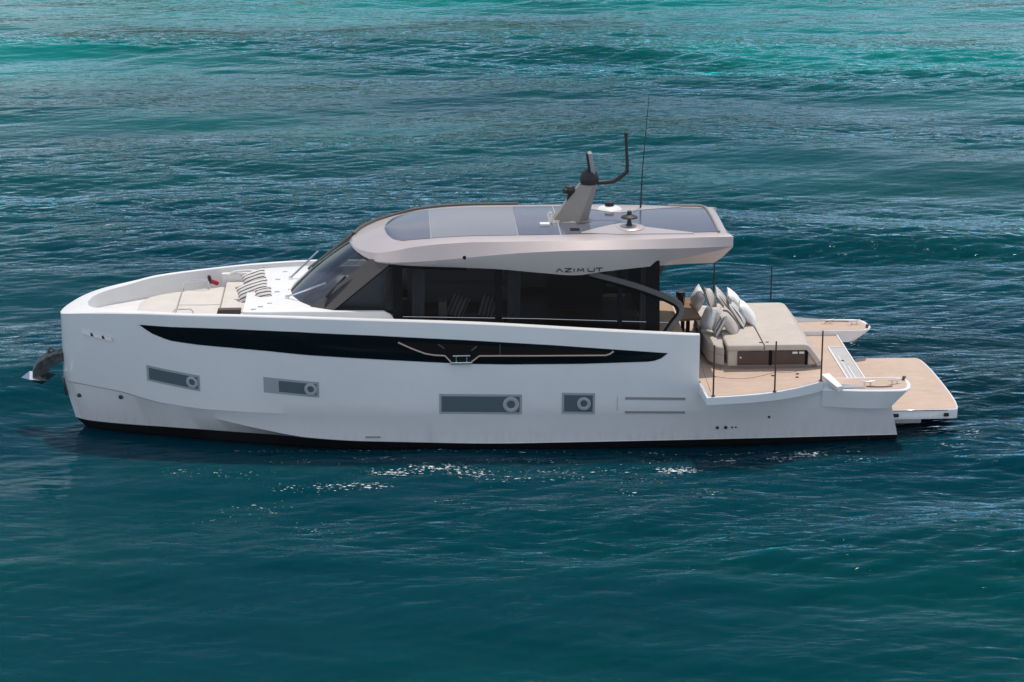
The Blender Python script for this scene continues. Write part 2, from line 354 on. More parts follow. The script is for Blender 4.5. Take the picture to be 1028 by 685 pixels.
    hgt = math_('ADD', math_('MULTIPLY', ripple(.85, .8, 2.2, 2.0, True), .062), math_('ADD', math_('MULTIPLY', ripple(2.1, .8, 1.9, 2.0, True), .024), math_('MULTIPLY', ripple(7.0, 1, 1.6, 2.0, False), .003)))
    bp = N(m, 'ShaderNodeBump', Distance=1.0); L(m, math_('MULTIPLY', hgt, ga.outputs['Fac']), bp.inputs['Height']); L(m, bp.outputs[0], gls.inputs['Normal']); L(m, bp.outputs[0], frs.inputs['Normal'])
    me.materials.append(m)
    o = bpy.data.objects.new('sea', me); C.objects.link(o); o['kind'] = 'structure'
make_sea()
def make_hills():
    # dark wooded slopes closing the bay beyond the frame; the far water mirrors them
    bm = bmesh.new(); rows = []
    for i in range(121):
        x = -1500 + 3000*i/120
        h = 52 + 22*math.sin(x*.0061+1) + 14*math.sin(x*.017+2) + 7*math.sin(x*.043) + 4*math.sin(x*.11); r = []
        for j in range(13):
            u = j/12; y = 330 + 40*math.sin(x*.004) + 420*u; z = -3 + h*math.sin(math.pi*min(1, u*1.25)/1.25*.62)/.93 + 2.5*math.sin(x*.2+j*2.1)*(u > 0)
            r.append((x, y, z))
        rows.append(r)
    grid_faces(bm, rows); m = mat('wooded slope', (.03, .045, .02), .95, spec=.1)
    tc = N(m, 'ShaderNodeTexCoord'); n = N(m, 'ShaderNodeTexNoise', Scale=.08, Detail=6.0); L(m, tc.outputs['Object'], n.inputs['Vector'])
    r_ = ramp(m, n.outputs[0], [(.35, (.018, .032, .016)), (.6, (.045, .06, .028)), (.75, (.05, .06, .04))]); L(m, r_.outputs[0], BS(m).inputs['Base Color'])
    obj('hills', bm, m)['kind'] = 'structure'
make_hills()

# ------------------------------------------------------------------ the yacht
YAW = R(3)
yacht = bpy.data.objects.new('motor_yacht', None); C.objects.link(yacht); yacht.rotation_euler = (0, 0, YAW)
tag(yacht, 'white flybridge-less motor yacht with champagne roof and teak stern, lying broadside on teal sea', 'yacht')

# ---- hull lines: each line is a list of (x, half breadth, height) from the stem aft
SHEER = [(-10.80,0,2.66),(-10.76,.22,2.68),(-10.62,.47,2.74),(-10.38,.75,2.82),(-10.0,1.03,2.90),(-9.2,1.42,2.99),(-8.7,1.67,3.05),(-7.45,2.07,3.10),(-6.3,2.34,3.14),(-5.15,2.55,3.15),(-4.6,2.62,3.14),(-2.97,2.71,3.09),(-.92,2.74,2.995),(1.83,2.75,2.80),(4.2,2.75,2.645)]
KNUCK = [(-10.815,0,.98),(-10.6,.30,1.0),(-10.2,.60,1.02),(-9.46,1.02,1.0),(-8.3,1.60,.85),(-7.1,2.02,.80),(-5.9,2.30,.80),(-4.5,2.52,.80),(-2,2.66,.80),(4.2,2.70,.80),(8.86,2.62,.82)]
CHINE = [(-10.812,0,.94),(-10.6,.26,.95),(-10.2,.54,.97),(-9.46,.97,.95),(-8.3,1.56,.77),(-7.1,1.93,.56),(-5.94,2.20,.35),(-4.87,2.40,.20),(-3.5,2.50,.12),(0,2.585,.05),(4.2,2.55,.05),(8.9,2.44,.05)]
STRIPE = [(-10.58,0,0),(-10.4,.16,0),(-10.0,.42,.02),(-9.2,.80,.06),(-8.2,1.2,.11),(-7.0,1.58,.13),(-5.82,1.90,.13),(-4.6,2.28,.12),(-3.5,2.47,.11),(0,2.58,.04),(4.2,2.545,.04),(8.95,2.435,.04)]
BOTTOM = [(-9.6,0,-1.0),(-9.4,.1,-1.0),(-8.8,.4,-1.0),(-8.2,.7,-1.0),(-7.2,1.2,-1.0),(-6,1.6,-1.0),(-5,1.8,-1.0),(-3.5,2.0,-1.0),(0,2.1,-1.0),(4.2,2.1,-1.0),(9.0,2.1,-1.0)]
def line(pts):
    return pts[0][0], spline([p[0] for p in pts], [p[1] for p in pts]), spline([p[0] for p in pts], [p[2] for p in pts])
LN = {k: line(v) for k, v in dict(s=SHEER, k=KNUCK, c=CHINE, w=STRIPE, b=BOTTOM).items()}
def tgrid(n, power=1.9): return [(i/n)**power for i in range(n+1)]
NT = 90; XE = 4.2
def hull_pt(k, t):
    x0, fb, fz = LN[k]; x = x0 + (XE-x0)*t; return Vector((x, fb(x), fz(x)))
def hull_row_list(t):
    S, K_, Ch, W_, B = (hull_pt(k, t) for k in 'skcwb')
    out = []
    for i in range(9):
        u = i/8; p = S.lerp(K_, u); bulge = .035*math.sin(math.pi*u)*min(1, p.y/1.0); p.y += bulge; out.append(p)
    led = K_.lerp(Ch, .06); led.y = max(0, led.y - .017*min(1, K_.y)); led.z -= .012*min(1, K_.y)
    if Ch.y > 0: Ch.y = max(0, Ch.y - .012*min(1, K_.y))
    out += [led, Ch, W_, B]
    return out
def side_y(x, z):
    """half breadth of the topsides at station x, height z"""
    fs, fsz, fk, fkz = LN['s'][1], LN['s'][2], LN['k'][1], LN['k'][2]
    x_ = min(x, 4.2) ; u = (fsz(x_)-z)/(fsz(x_)-fkz(x_)) if x < 4.2 else (2.645-z)/(2.645-.8)
    if u <= 1: return lerp(fs(x_), fk(x_), u) + .035*math.sin(math.pi*max(0, u))*min(1, fk(x_))
    fc, fcz = LN['c'][1], LN['c'][2]; v = (fkz(x)-z)/max(.01, fkz(x)-fcz(x)); return lerp(fk(x), fc(x), min(1, v))
bm = bmesh.new()
T = tgrid(NT); XFAR = 2.95
cols = [hull_row_list(t) for t in T]
for sgn in (-1, 1):
    rows = [[Vector((p.x, p.y*sgn, p.z)) for p in c] for c in cols if sgn < 0 or c[0].x < XFAR]
    grid_faces(bm, rows, lambda i, j: 1 if j >= 11 else 0)
# aft body below the fold-out terraces
AX = [4.2 + (8.9-4.2)*i/24 for i in range(25)]
def aft_top(x): return lerp(1.47, 1.28, max(0, (x-7.0)/2))
for sgn in (-1, 1):
    rows = []
    xl = [c[0].x for c in cols if c[0].x < XFAR][-1]
    AXS = AX if sgn < 0 else [xl + (4.2-xl)*i/4 for i in range(4)] + [x for x in AX if x < 8.33]
    for x in AXS:
        k = Vector((x, LN['k'][1](x), LN['k'][2](x))); c = Vector((x, LN['c'][1](x), LN['c'][2](x)))
        wl = Vector((x, LN['w'][1](x), LN['w'][2](x))); b = Vector((x, 2.1, -1))
        top = Vector((x, 2.74, aft_top(x)))
        if x > 8.3: top = Vector((x, k.y-.004, k.z+.004))
        led = k + Vector((0, -.017, -.045)); c.y -= .012
        r = [Vector((p.x, p.y*sgn, p.z)) for p in (top, top.lerp(k, .5), k, led, c, wl, b)]
        if x > 8.6:   # the stern rakes aft towards the water
            for p in r: p.x += (x-8.6)/.3*(.10 - .22*max(0, p.z)/.82)
        rows.append(r)
    grid_faces(bm, rows, lambda i, j: 1 if j >= 5 else 0)
    if sgn < 0:   # inner face of the port stern
        e = rows[-1]; i0 = [Vector((8.31, -2.0, p.z)) for p in e]; grid_faces(bm, [e, i0], 0)
bm.faces.new([bm.verts.new((8.31, y, z)) for y, z in ((-2.60, .80), (-2.44, .05), (-2.435, -.9), (2.435, -.9), (2.44, .05), (2.60, .80))]).material_index = 0
hull = obj('hull', bm, [M['hull'], M['boot']], yacht, 20)

# ---- bulwark cap and inner face
def cap_inner(t):
    x0 = -10.14; xo, fb, fz = LN['s']; x = x0 + (4.2-x0)*t
    pts = [(-10.14,0),(-10.07,.38),(-9.85,.70),(-9.4,1.02),(-8.9,1.35),(-8.4,1.60),(-7.45,1.92),(-6.3,2.19),(-5.15,2.40),(-4.6,2.47),(-2.97,2.56),(4.2,2.60)]
    return Vector((x, spline([p[0] for p in pts], [p[1] for p in pts])(x), fz(x) + .02))
bm = bmesh.new()
for sgn in (-1, 1):
    rows = []
    for t in T:
        o_, i_ = hull_pt('s', t), cap_inner(t)
        if sgn > 0 and o_.x >= XFAR: break
        o1 = o_.lerp(i_, .12) + Vector((0, 0, .02)); 
        fl = 2.42 if i_.x < -2.6 else 1.5
        rows.append([Vector((p.x, p.y*sgn, p.z)) for p in (o_, o1, i_, i_ - Vector((0, .01, .04)), Vector((i_.x, max(0, i_.y-.05), fl)))])
    grid_faces(bm, rows)
    xe, ze = (4.2, 2.645) if sgn < 0 else (rows[-1][0].x, rows[-1][0].z)
    bm.faces.new([bm.verts.new(p) for p in ((xe, 2.75*sgn, ze), (xe, 2.60*sgn, ze+.02), (xe, 2.55*sgn, 1.45), (xe, 2.73*sgn, 1.45))])
obj('bulwark', bm, M['white'], yacht, 28)

# ---- decks
bm = bmesh.new()
fd = [(p.x, -max(0, p.y-.03)) for p in (cap_inner(t) for t in T) if p.x < -2.6]
bm.faces.new([bm.verts.new((x, y, 2.585)) for x, y in fd] + [bm.verts.new((x, -y, 2.585)) for x, y in fd[::-1][:-1]])
obj('foredeck', bm, M['nonskid'], yacht)
bm = bmesh.new()
prism(bm, [(-2.6, -2.56), (4.25, -2.56), (4.25, -2.70), (7.30, -2.70), (7.30, 0), (7.12, .5), (7.12, 2.70), (4.25, 2.70), (4.25, 2.56), (-2.6, 2.56)], 1.40, 1.5, 0, 1)
obj('cockpit_deck', bm, [M['teak'], M['white']], yacht)

# ---- fold-out terraces (the bulwark folded down flat), one each side
def terrace(sgn):
    out = [(4.24, -3.84), (4.7, -3.80), (5.3, -3.70), (5.9, -3.52), (6.4, -3.27), (6.85, -2.97), (7.12, -2.74)]
    out = chaikin(out, 2, False)
    if sgn > 0: out = [(4.24 + (x-4.24)*.88, y) for x, y in out]
    plan = [(4.20, -2.715)] + out
    bm = bmesh.new()
    prism(bm, [(x, y*-sgn) for x, y in plan], lambda x, y: 1.26 + .06*(abs(y)-2.7), 1.498, 0, 0, .02)
    tr = obj('terrace', bm, M['hull'], yacht)
    inn = [(4.27, -2.705)] + [(x-.03 if x > 4.5 else 4.29, y+.085) for x, y in out if y < -2.80] + [(7.0 if sgn < 0 else 6.68, -2.705)]
    bm = bmesh.new(); bm.faces.new([bm.verts.new((x, y*-sgn, 1.5025)) for x, y in inn]); obj('teak_panel', bm, M['teak'], tr)
    posts = [(4.40, -3.74), (5.85, -3.50), (7.06, -2.74)] if sgn < 0 else [(5.40, 3.58), (6.80, 3.05)]
    for x, y in posts:
        bm = bmesh.new(); tube(bm, [(x, y, 1.50), (x, y, 2.72)], [.021, .018], 8); lathe(bm, [(.045, 1.5035), (.045, 1.52), (.02, 1.54)], (x, y, 0), 10)
        obj('stanchion', bm, M['rust'] if sgn < 0 else M['matte'], tr)
    bm = bmesh.new()
    for (a, b) in zip(posts, posts[1:]):
        for h in (.48,):
            pts = [Vector((lerp(a[0], b[0], u), lerp(a[1], b[1], u), 1.5 + h - .10*math.sin(math.pi*u))) for u in [i/10 for i in range(11)]]
            tube(bm, pts, .005, 5)
    if sgn < 0:
        tube(bm, [(4.24, -2.6, 1.98), (4.34, -3.74, 1.60)], .005, 5)
    obj('guard_wire', bm, M['darksteel'], tr)
terrace(-1); terrace(1)

# ---- stern quarters with cleats
def quarter(sgn):
    f = -sgn
    top = chaikin([(7.16, -2.0), (9.0, -2.0), (9.2, -2.12), (9.24, -2.45), (9.10, -2.90), (8.6, -2.95), (7.16, -2.95)], 1)
    top = [(7.10, -1.92), (8.95, -1.92), (9.16, -2.0), (9.235, -2.2), (9.24, -2.45), (9.17, -2.75), (9.05, -2.89), (8.9, -2.93), (8.4, -2.93), (8.0, -2.90), (7.5, -2.83), (7.10, -2.755)]
    bm = bmesh.new()
    rows = []
    for u in (0, .04, .3, .7, 1):
        r = []
        for x, y in top:
            k = min(1, max(0, (abs(y)-2.0)/.9)); zb = lerp(1.0, .84, k); z = lerp(1.30, zb, u)
            xx = x - max(0, x-8.0)/1.24*(.42*max(0, u-.04)); yy = y*(1 - .03*max(0, u-.04)*k) - (.012 if 0 < u < .5 and y < -2.5 else 0)
            r.append((xx, yy*f, z))
        rows.append(r + [r[0]])
    grid_faces(bm, rows); bm.faces.new([bm.verts.new(p) for p in rows[0][:-1]]); bm.faces.new([bm.verts.new(p) for p in rows[-1][:-1]])
    q = obj('stern_quarter', bm, M['hull'], yacht, 30)
    inn = [(7.12, -1.97), (8.93, -1.97), (9.10, -2.06), (9.16, -2.25), (9.16, -2.45), (9.09, -2.70), (8.98, -2.80), (8.86, -2.83), (8.4, -2.83), (8.0, -2.80), (7.5, -2.74), (7.12, -2.67)]
    bm = bmesh.new(); bm.faces.new([bm.verts.new((x, y*f, 1.3045)) for x, y in inn]); obj('teak_panel', bm, M['teak'], q)
    for cx, cy, rz in ((8.2, -2.55, 0), (8.86, -2.45, 20)):
        bm = bmesh.new(); rot = Matrix.Rotation(R(rz), 3, 'Z')
        pts = [Vector((u, 0, .085 + .02*abs(u)/.15)) for u in (-.17, -.1, 0, .1, .17)]
        tube(bm, [rot @ p + Vector((cx, cy*f, 1.305)) for p in pts], [.014, .02, .022, .02, .014], 8)
        for u in (-.07, .07): tube(bm, [rot @ Vector((u, 0, 0)) + Vector((cx, cy*f, 1.305)), rot @ Vector((u, 0, .09)) + Vector((cx, cy*f, 1.305))], .018, 8)
        obj('cleat', bm, M['steel'], q)
    bm = bmesh.new(); tube(bm, [(9.12, -2.16*f, 1.30), (9.15, -2.16*f, 1.37)], .035, 10); lathe(bm, [(.02, 0), (.045, .01), (.045, .03), (.02, .04)], (9.15, -2.16*f, 1.36), 12)
    obj('fairlead', bm, M['darksteel'], q)
    bm = bmesh.new(); pts = [Vector((8.15+.62*u, (-2.66 - .05*math.sin(3.14*u))*f, 1.325)) for u in [i/12 for i in range(13)]]
    tube(bm, pts, .012, 6); obj('grab_rail', bm, M['darksteel'], q)
    return q
quarter(-1); quarter(1)
# little white wedge where the folded bulwark meets the quarter
bm = bmesh.new()
v_ = [bm.verts.new(p) for p in ((7.10, -2.55, 1.505), (7.42, -2.98, 1.305), (7.56, -2.90, 1.31), (7.30, -2.45, 1.505), (7.10, -2.55, 1.60), (7.40, -2.98, 1.42), (7.54, -2.90, 1.42), (7.30, -2.45, 1.60))]
for f in ((0,1,2,3), (4,5,6,7), (0,1,5,4), (1,2,6,5), (2,3,7,6), (3,0,4,7)): bm.faces.new([v_[i] for i in f])
obj('bulwark_bracket', bm, M['white'], yacht)

# ---- lower stern deck, its grey hatch and the swim platform
bm = bmesh.new(); prism(bm, [(7.0, -2.02), (8.33, -2.02), (8.33, 2.02), (7.0, 2.02)], .62, 1.18, 0, 1); sd0 = obj('stern_deck', bm, [M['teak'], M['white']], yacht)
bm = bmesh.new(); prism(bm, [(7.93, -1.95), (8.30, -1.95), (8.30, .84), (7.93, .84)], 1.17, 1.19, 0, 0); hatch = obj('stern_hatch', bm, M['hatch'], sd0)
for nm, p in (('edge_trim', [(7.89, -1.98), (7.93, -1.98), (7.93, .88), (7.89, .88)]), ('edge_trim', [(7.932, .842), (8.30, .842), (8.30, .88), (7.932, .88)]), ('edge_trim', [(8.302, -2.0), (8.335, -2.0), (8.335, 2.0), (8.302, 2.0)]),
              ('hinge_rail', [(8.0, -1.9), (8.025, -1.9), (8.025, .15), (8.0, .15)]), ('hinge_rail', [(8.09, -1.9), (8.115, -1.9), (8.115, -.7), (8.09, -.7)])):
    bm = bmesh.new(); prism(bm, p, 1.172, 1.205); obj(nm, bm, M['white'], sd0)
bm = bmesh.new(); box(bm, (8.05, -.25, 1.20), (.08, .06, .02), bev=.006); obj('latch', bm, M['darksteel'], sd0)
bm = bmesh.new(); prism(bm, [(8.336, -2.0), (8.40, -2.0), (8.40, 2.0), (8.336, 2.0)], .3, .66); obj('transom_shadow', bm, M['matte'], yacht)  # black strip stands in for the shadow at the transom base
plat = chaikin([(8.34, -2.10), (10.36, -2.10), (10.54, -2.04), (10.60, -1.3), (10.60, 0), (10.56, 1.2), (10.46, 1.95), (10.36, 2.02), (8.34, 2.02)], 1)
def inset(poly, d):
    n = len(poly); out = []
    for i in range(n):
        a, b, c = Vector(poly[i-1]), Vector(poly[i]), Vector(poly[(i+1) % n])
        e = ((b-a).normalized() + (c-b).normalized()).normalized(); out.append(tuple(b + Vector((-e.y, e.x))*d))
    return out
bm = bmesh.new(); prism(bm, plat, .30, .53, 0, 0, .02); sp = obj('swim_platform', bm, M['hull'], yacht)
bm = bmesh.new(); bm.faces.new([bm.verts.new((x, y, .5345)) for x, y in inset(plat, .035)]); obj('teak_panel', bm, M['teak'], sp)
for x, l in ((8.98, .20), (10.22, .12)):
    bm = bmesh.new(); box(bm, (x, -2.108, .40), (l, .02, .085), bev=.02); obj('fitting', bm, M['matte'], sp)
bm = bmesh.new(); box(bm, (9.4, -2.105, .515), (1.7, .014, .012)); obj('edge_trim', bm, M['rust'], sp)
for y in (-1.3, 1.3):
    bm = bmesh.new(); box(bm, (9.0, y, .12), (1.6, .25, .34), bev=.04); obj('platform_arm', bm, M['hull'], sp)

# ---- hull features on the near side ------------------------------------------------
def hull_patch(name, poly, m, parent, d=.010, n=40, sgn=-1, thick=.02):
    """closed outline (x, z) laid on the topsides: upper and lower edges sampled along x"""
    xs_ = [p[0] for p in poly]; x0, x1 = min(xs_), max(xs_); bm = bmesh.new()
    def hits(x):
        zs = []
        for (a, b) in zip(poly, poly[1:]+poly[:1]):
            if (a[0]-x)*(b[0]-x) <= 0 and a[0] != b[0]: zs.append(lerp(a[1], b[1], (x-a[0])/(b[0]-a[0])))
        return (max(zs), min(zs)) if zs else (poly[0][1],)*2
    rows, back = [], []
    for i in range(n+1):
        x = lerp(x0+.0005, x1-.0005, i/n); hi, lo = hits(x)
        rows.append([Vector((x, (side_y(x, lerp(hi, lo, u/4))+d)*sgn, lerp(hi, lo, u/4))) for u in range(5)])
    V_ = grid_faces(bm, rows)
    e = [x for x in bm.edges if len(x.link_faces) == 1]
    g = bmesh.ops.extrude_edge_only(bm, edges=e)
    bmesh.ops.translate(bm, verts=[v for v in g['geom'] if isinstance(v, bmesh.types.BMVert)], vec=(0, -thick*sgn, 0))
    return obj(name, bm, m, parent)
BAND = [(-8.76,2.785),(-8.0,2.80),(-7.33,2.825),(-6.64,2.84),(-5.72,2.838),(-5.0,2.83),(-3.3,2.76),(-1.22,2.63),(.8,2.48),(3.46,2.245),(3.30,2.12),(3.10,2.05),(1.48,2.02),(-.2,2.03),(-1.22,2.06),(-3.2,2.185),(-5.0,2.29),(-5.73,2.345),(-6.65,2.388),(-7.35,2.41),(-8.05,2.46),(-8.5,2.61)]
band = hull_patch('hull_window', BAND, M['navy'], hull, .012, 80)
hull_patch('recess_shade_patch', [(-2.70,2.60),(-1.9,2.56),(.9,2.40),(2.12,2.31),(2.02,2.26),(.3,2.24),(-.95,2.255),(-1.08,2.14),(-1.55,2.14),(-1.68,2.28),(-2.1,2.33)], M['recess_shade'], hull, .017, 50)  # flat dark patch paints the shade of an opening that is not cut
def on_hull(x, z, d): return Vector((x, -(side_y(x, z)+d), z))
bm = bmesh.new()
tube(bm, [on_hull(x, z, .04) for x, z in ((-2.76,2.60),(-2.45,2.45),(-2.14,2.325),(-1.95,2.29),(-1.69,2.27),(-1.55,2.11))], .022, 8)
tube(bm, [on_hull(x, z, .04) for x, z in ((-1.08,2.11),(-.90,2.255),(.5,2.238),(2.02,2.226),(2.12,2.26),(2.20,2.32))], .022, 8)
obj('gate_rail', bm, M['warmsteel'], hull)
bm = bmesh.new()
box(bm, on_hull(-1.315, 2.10, .05), (.5, .10, .055), bev=.01)
for x in (-1.43, -1.19): tube(bm, [on_hull(x, 2.10, .06), on_hull(x, 2.27, .06)], .02, 8)
tube(bm, [on_hull(-1.51, 2.27, .06), on_hull(-1.11, 2.27, .06)], .024, 8)
obj('boarding_step', bm, M['steel'], hull)
for p in (((-.42,2.52),(-.42,2.25)), ((-1.85,2.54),(-1.70,2.44)), ((-.95,2.48),(-1.08,2.38))):
    bm = bmesh.new(); tube(bm, [on_hull(*q, .02) for q in p], .018, 6); obj('window_brace', bm, M['darksteel'], hull)

def porthole(x0, x1, zt0, zt1, h, xr, ring_r, gx0=None):
    q = [(x0, zt0), (x1, zt1), (x1, zt1-h), (x0, zt0-h)]
    fr = hull_patch('porthole_window', q, M['grey'], hull, .006, 14)
    mgn = .055; g0 = (gx0 or x0+mgn); zt = lambda x: lerp(zt0, zt1, (x-x0)/(x1-x0))
    hull_patch('glass', [(g0, zt(g0)-mgn), (x1-mgn, zt(x1-mgn)-mgn), (x1-mgn, zt(x1-mgn)-h+mgn), (g0, zt(g0)-h+mgn)], M['greyglass'], fr, .011, 12, thick=.004)
    zc = zt(xr) - h*.5; c = on_hull(xr, zc, .0)
    n = Vector((0, -1, .03)); t1 = (on_hull(xr+.1, zt(xr+.1)-h*.5, 0)-on_hull(xr-.1, zt(xr-.1)-h*.5, 0)).normalized(); t2 = Vector((0, 0, 1)); n = t1.cross(t2).normalized()
    bm = bmesh.new(); S_ = 24; rings = []
    for rr, dd in ((ring_r, .011), (ring_r, .028), (ring_r*.92, .034), (ring_r*.60, .034), (ring_r*.52, .026), (ring_r*.5, .012)):
        rings.append([c + n*dd + (t1*math.cos(2*math.pi*k/S_) + t2*math.sin(2*math.pi*k/S_))*rr for k in range(S_+1)])
    grid_faces(bm, rings); obj('ring', bm, M['grey'], fr)
porthole(-8.65, -7.38, 1.79, 1.645, .40, -7.56, .145)
porthole(-5.885, -4.60, 1.705, 1.62, .385, -4.79, .15, -5.53)
porthole(-1.83, .09, 1.325, 1.285, .50, -.165, .19)
porthole(1.015, 1.79, 1.315, 1.29, .525, 1.53, .16)
for zt0, zt1, h in ((1.185, 1.145, .065), (.832, .80, .06)):
    hull_patch('vent_slat', [(2.49, zt0), (3.9, zt1), (3.9, zt1-h), (2.49, zt0-h)], M['slat'], hull, .012, 10)
hull_patch('panel_seam', [(2.30, 1.20), (2.312, 1.20), (2.312, .84), (2.30, .84)], M['slat'], hull, .004, 2, thick=.003)
for x, r, z in ((4.68, .038, .345), (4.88, .042, .345), (5.03, .022, .345), (5.12, .022, .345), (5.89, .03, .6)):
    bm = bmesh.new(); lathe(bm, [(r*.6, .0), (r, -.008), (r, -.05)], (x, -(side_y(x, z)+.012), z), 12, 'Y')
    for v in bm.verts: v.co.y = -2*(side_y(x, z)+.012) - v.co.y
    obj('drain', bm, M['matte'], hull)
for x, z in ((-10.42, .66), (-9.35, .82)):
    bm = bmesh.new(); y = -(lerp(LN['k'][1](x), LN['w'][1](x), (LN['k'][2](x)-z)/(LN['k'][2](x)-LN['w'][2](x))))
    lathe(bm, [(.02, -.02), (.05, -.015), (.05, .06)], (x, y, z), 12, 'Y'); obj('skin_fitting', bm, M['darksteel'], hull)
hull_patch('exhaust_slot', [(-3.55, .25), (-3.2, .25), (-3.2, .215), (-3.55, .215)], M['slat'], hull, .01, 4)
# three hawse openings: white pieces paint the sunlit deck seen through them
fl = [(-10.22, -9.98), (-9.93, -9.70), (-9.65, -9.46)]
hull_patch('hawse_frame', [(-10.19, 2.432), (-9.49, 2.357), (-9.51, 2.30), (-10.12, 2.352)], M['matte'], hull, .02, 16)
for a, b in fl:
    z1 = lerp(2.452, 2.375, (a+10.22)/.76); hull_patch('hawse_sunlit', [(a, z1), (b, z1-.02), (b, z1-.115), (a+.03, z1-.09)], M['bright'], hull, .045, 8)
bm = bmesh.new(); box(bm, (-10.80, 0, .80), (.05, .16, .46), Matrix.Rotation(R(-8), 3, 'Y'), .015); obj('stem_plate', bm, M['darksteel'], hull)

# ---- anchor on the stem
bm = bmesh.new()
sec = [(-10.74, 1.60, .12, .12), (-11.0, 1.52, .15, .17), (-11.2, 1.41, .17, .22), (-11.38, 1.28, .19, .22), (-11.50, 1.14, .20, .12)]
rows = []
for x, z, hw, hh in sec:
    rows.append([(x, -hw, z-hh), (x-.02, -hw, z+hh*.6), (x-.03, 0, z+hh), (x-.02, hw, z+hh*.6), (x, hw, z-hh), (x, -hw, z-hh)])
grid_faces(bm, rows); tube(bm, [(-11.12, 0, 1.55), (-11.14, 0, 1.70), (-11.08, 0, 1.76), (-11.0, 0, 1.70), (-11.0, 0, 1.58)], .035, 8)
box(bm, (-11.08, 0, 1.62), (.55, .05, .05), Matrix.Rotation(R(-22), 3, 'Y'), .01)
anc = obj('anchor', bm, M['anchorsteel'], yacht)
bm = bmesh.new()
P = [(-11.83, 0, 1.02), (-11.58, -.34, 1.07), (-11.16, -.30, 1.02), (-10.98, -.04, 1.10), (-11.16, .30, 1.02), (-11.58, .34, 1.07)]
top = [bm.verts.new(p) for p in P]; ridge = [bm.verts.new((-11.62, 0, 1.18)), bm.verts.new((-11.25, 0, 1.15))]; lowv = bm.verts.new((-11.35, 0, .84))
for f in ((0,1,6), (1,2,7,6), (2,3,7), (3,4,7), (4,5,6,7), (5,0,6)):
    bm.faces.new([(top+ridge)[i] for i in f])
for i in range(6): 
    f = bm.faces.new((top[i], lowv, top[(i+1) % 6])); f.material_index = 1
obj('fluke', bm, [M['steel'], M['darksteel']], anc, 10)

# ---- foredeck furniture
bm = bmesh.new()
half = [(-8.95, -.30), (-8.85, -.62), (-8.62, -.90), (-8.3, -1.12), (-7.9, -1.32), (-7.4, -1.52), (-6.98, -1.66)]
def padprism(bm, poly, z0, z1, bev=.05): prism(bm, poly, z0, z1, 0, 0, bev)
padprism(bm, [(x-.06, y*1.04) for x, y in half[:-1]] + [(-6.98, -1.74), (-6.98, 1.74)] + [(x-.06, -y*1.04) for x, y in half[:-1]][::-1], 2.43, 2.60, .02)
bowpad = obj('bow_sunpad', bm, M['white'], yacht)
def y_half(x): return spline([p[0] for p in half], [p[1] for p in half])(x)
edges_ = [-8.95, -8.02, -6.99]
for a, b in zip(edges_, edges_[1:]):
    xs_ = [a + (b-a)*i/10 for i in range(11)]; xs_[0] += .006; xs_[-1] -= .006
    bm = bmesh.new(); padprism(bm, [(x, y_half(x)) for x in xs_] + [(x, -y_half(x)) for x in xs_[::-1]], 2.602, 2.76, .045); obj('cushion', bm, M['cream'], bowpad)
bm = bmesh.new(); tube(bm, [(-8.0, .05, 2.765), (-7.4, .02, 2.766), (-7.02, .04, 2.765)], .008, 6); obj('seam', bm, M['cushion'], bowpad)
# side rails of the sunpad
for y, x0, x1 in ((1.42, -8.0, -7.35), (-1.12, -8.02, -7.55), (-1.45, -6.62, -6.2)):
    bm = bmesh.new(); tube(bm, [(x0, y, 2.5), (x0+.01, y, 2.94), (x0+.06, y, 2.99), (x1-.06, y, 2.99), (x1-.01, y, 2.94), (x1, y, 2.5)], .020, 8); obj('handrail', bm, M['steel'], bowpad)
# bow seat: base, brown side panels, backrest
bm = bmesh.new(); padprism(bm, [(-6.96, -1.62), (-6.35, -1.62), (-6.35, 1.75), (-6.96, 1.75)], 2.43, 2.86, .05); bseat = obj('bow_seat', bm, M['cream'], yacht)
bm = bmesh.new()
v_ = [bm.verts.new(p) for p in ((-7.12, -1.86, 2.44), (-6.50, -1.86, 2.44), (-6.38, -1.80, 3.16), (-6.92, -1.80, 3.16), (-7.12, -1.66, 2.44), (-6.50, -1.66, 2.44), (-6.38, -1.62, 3.16), (-6.92, -1.62, 3.16))]
for f in ((0,1,2,3), (4,5,6,7), (0,1,5,4), (1,2,6,5), (2,3,7,6), (3,0,4,7)): bm.faces.new([v_[i] for i in f])
obj('side_panel', bm, M['brown'], bseat)
bm = bmesh.new(); box(bm, (-6.62, 1.86, 2.75), (.95, .16, .62), bev=.06); obj('side_bolster', bm, M['white'], bseat)
bm = bmesh.new(); tube(bm, chaikin([(-6.98, 1.80, 2.86), (-6.85, 1.80, 3.08), (-6.5, 1.80, 3.12), (-6.15, 1.80, 3.10), (-6.0, 1.80, 2.95)], 2, False), .035, 8); obj('arm_rail', bm, M['white'], bseat)
# coaming in front of the windshield
def cm(x): return spline([-6.35, -5.9, -5.2, -4.5, -2.75], [1.85, 1.97, 2.03, 2.06, 2.06])(x)
xs_ = [-6.34 + (3.56)*i/24 for i in range(25)]
bm = bmesh.new(); rows = []
for x in xs_:
    zt = spline([-6.34, -6.0, -5.0, -2.78], [3.12, 3.14, 3.165, 3.14])(x)
    if x > -3.1: zt -= .26*((x+3.1)/.32)**2
    h = cm(x); r = [(x, -h-.03, 2.43), (x, -h, zt-.03), (x, -h+.015, zt-.008), (x, -h+.05, zt)] + [(x, lerp(-h+.05, h-.05, k/6), zt - .035*math.sin(math.pi*k/6)) for k in range(1, 6)] + [(x, h-.05, zt), (x, h-.015, zt-.008), (x, h, zt-.03), (x, h+.03, 2.43)]
    rows.append(r)
grid_faces(bm, rows)
for r in (rows[0], rows[-1]): bm.faces.new([bm.verts.new(p) for p in r])
coam = obj('coaming', bm, M['white'], yacht, 40)
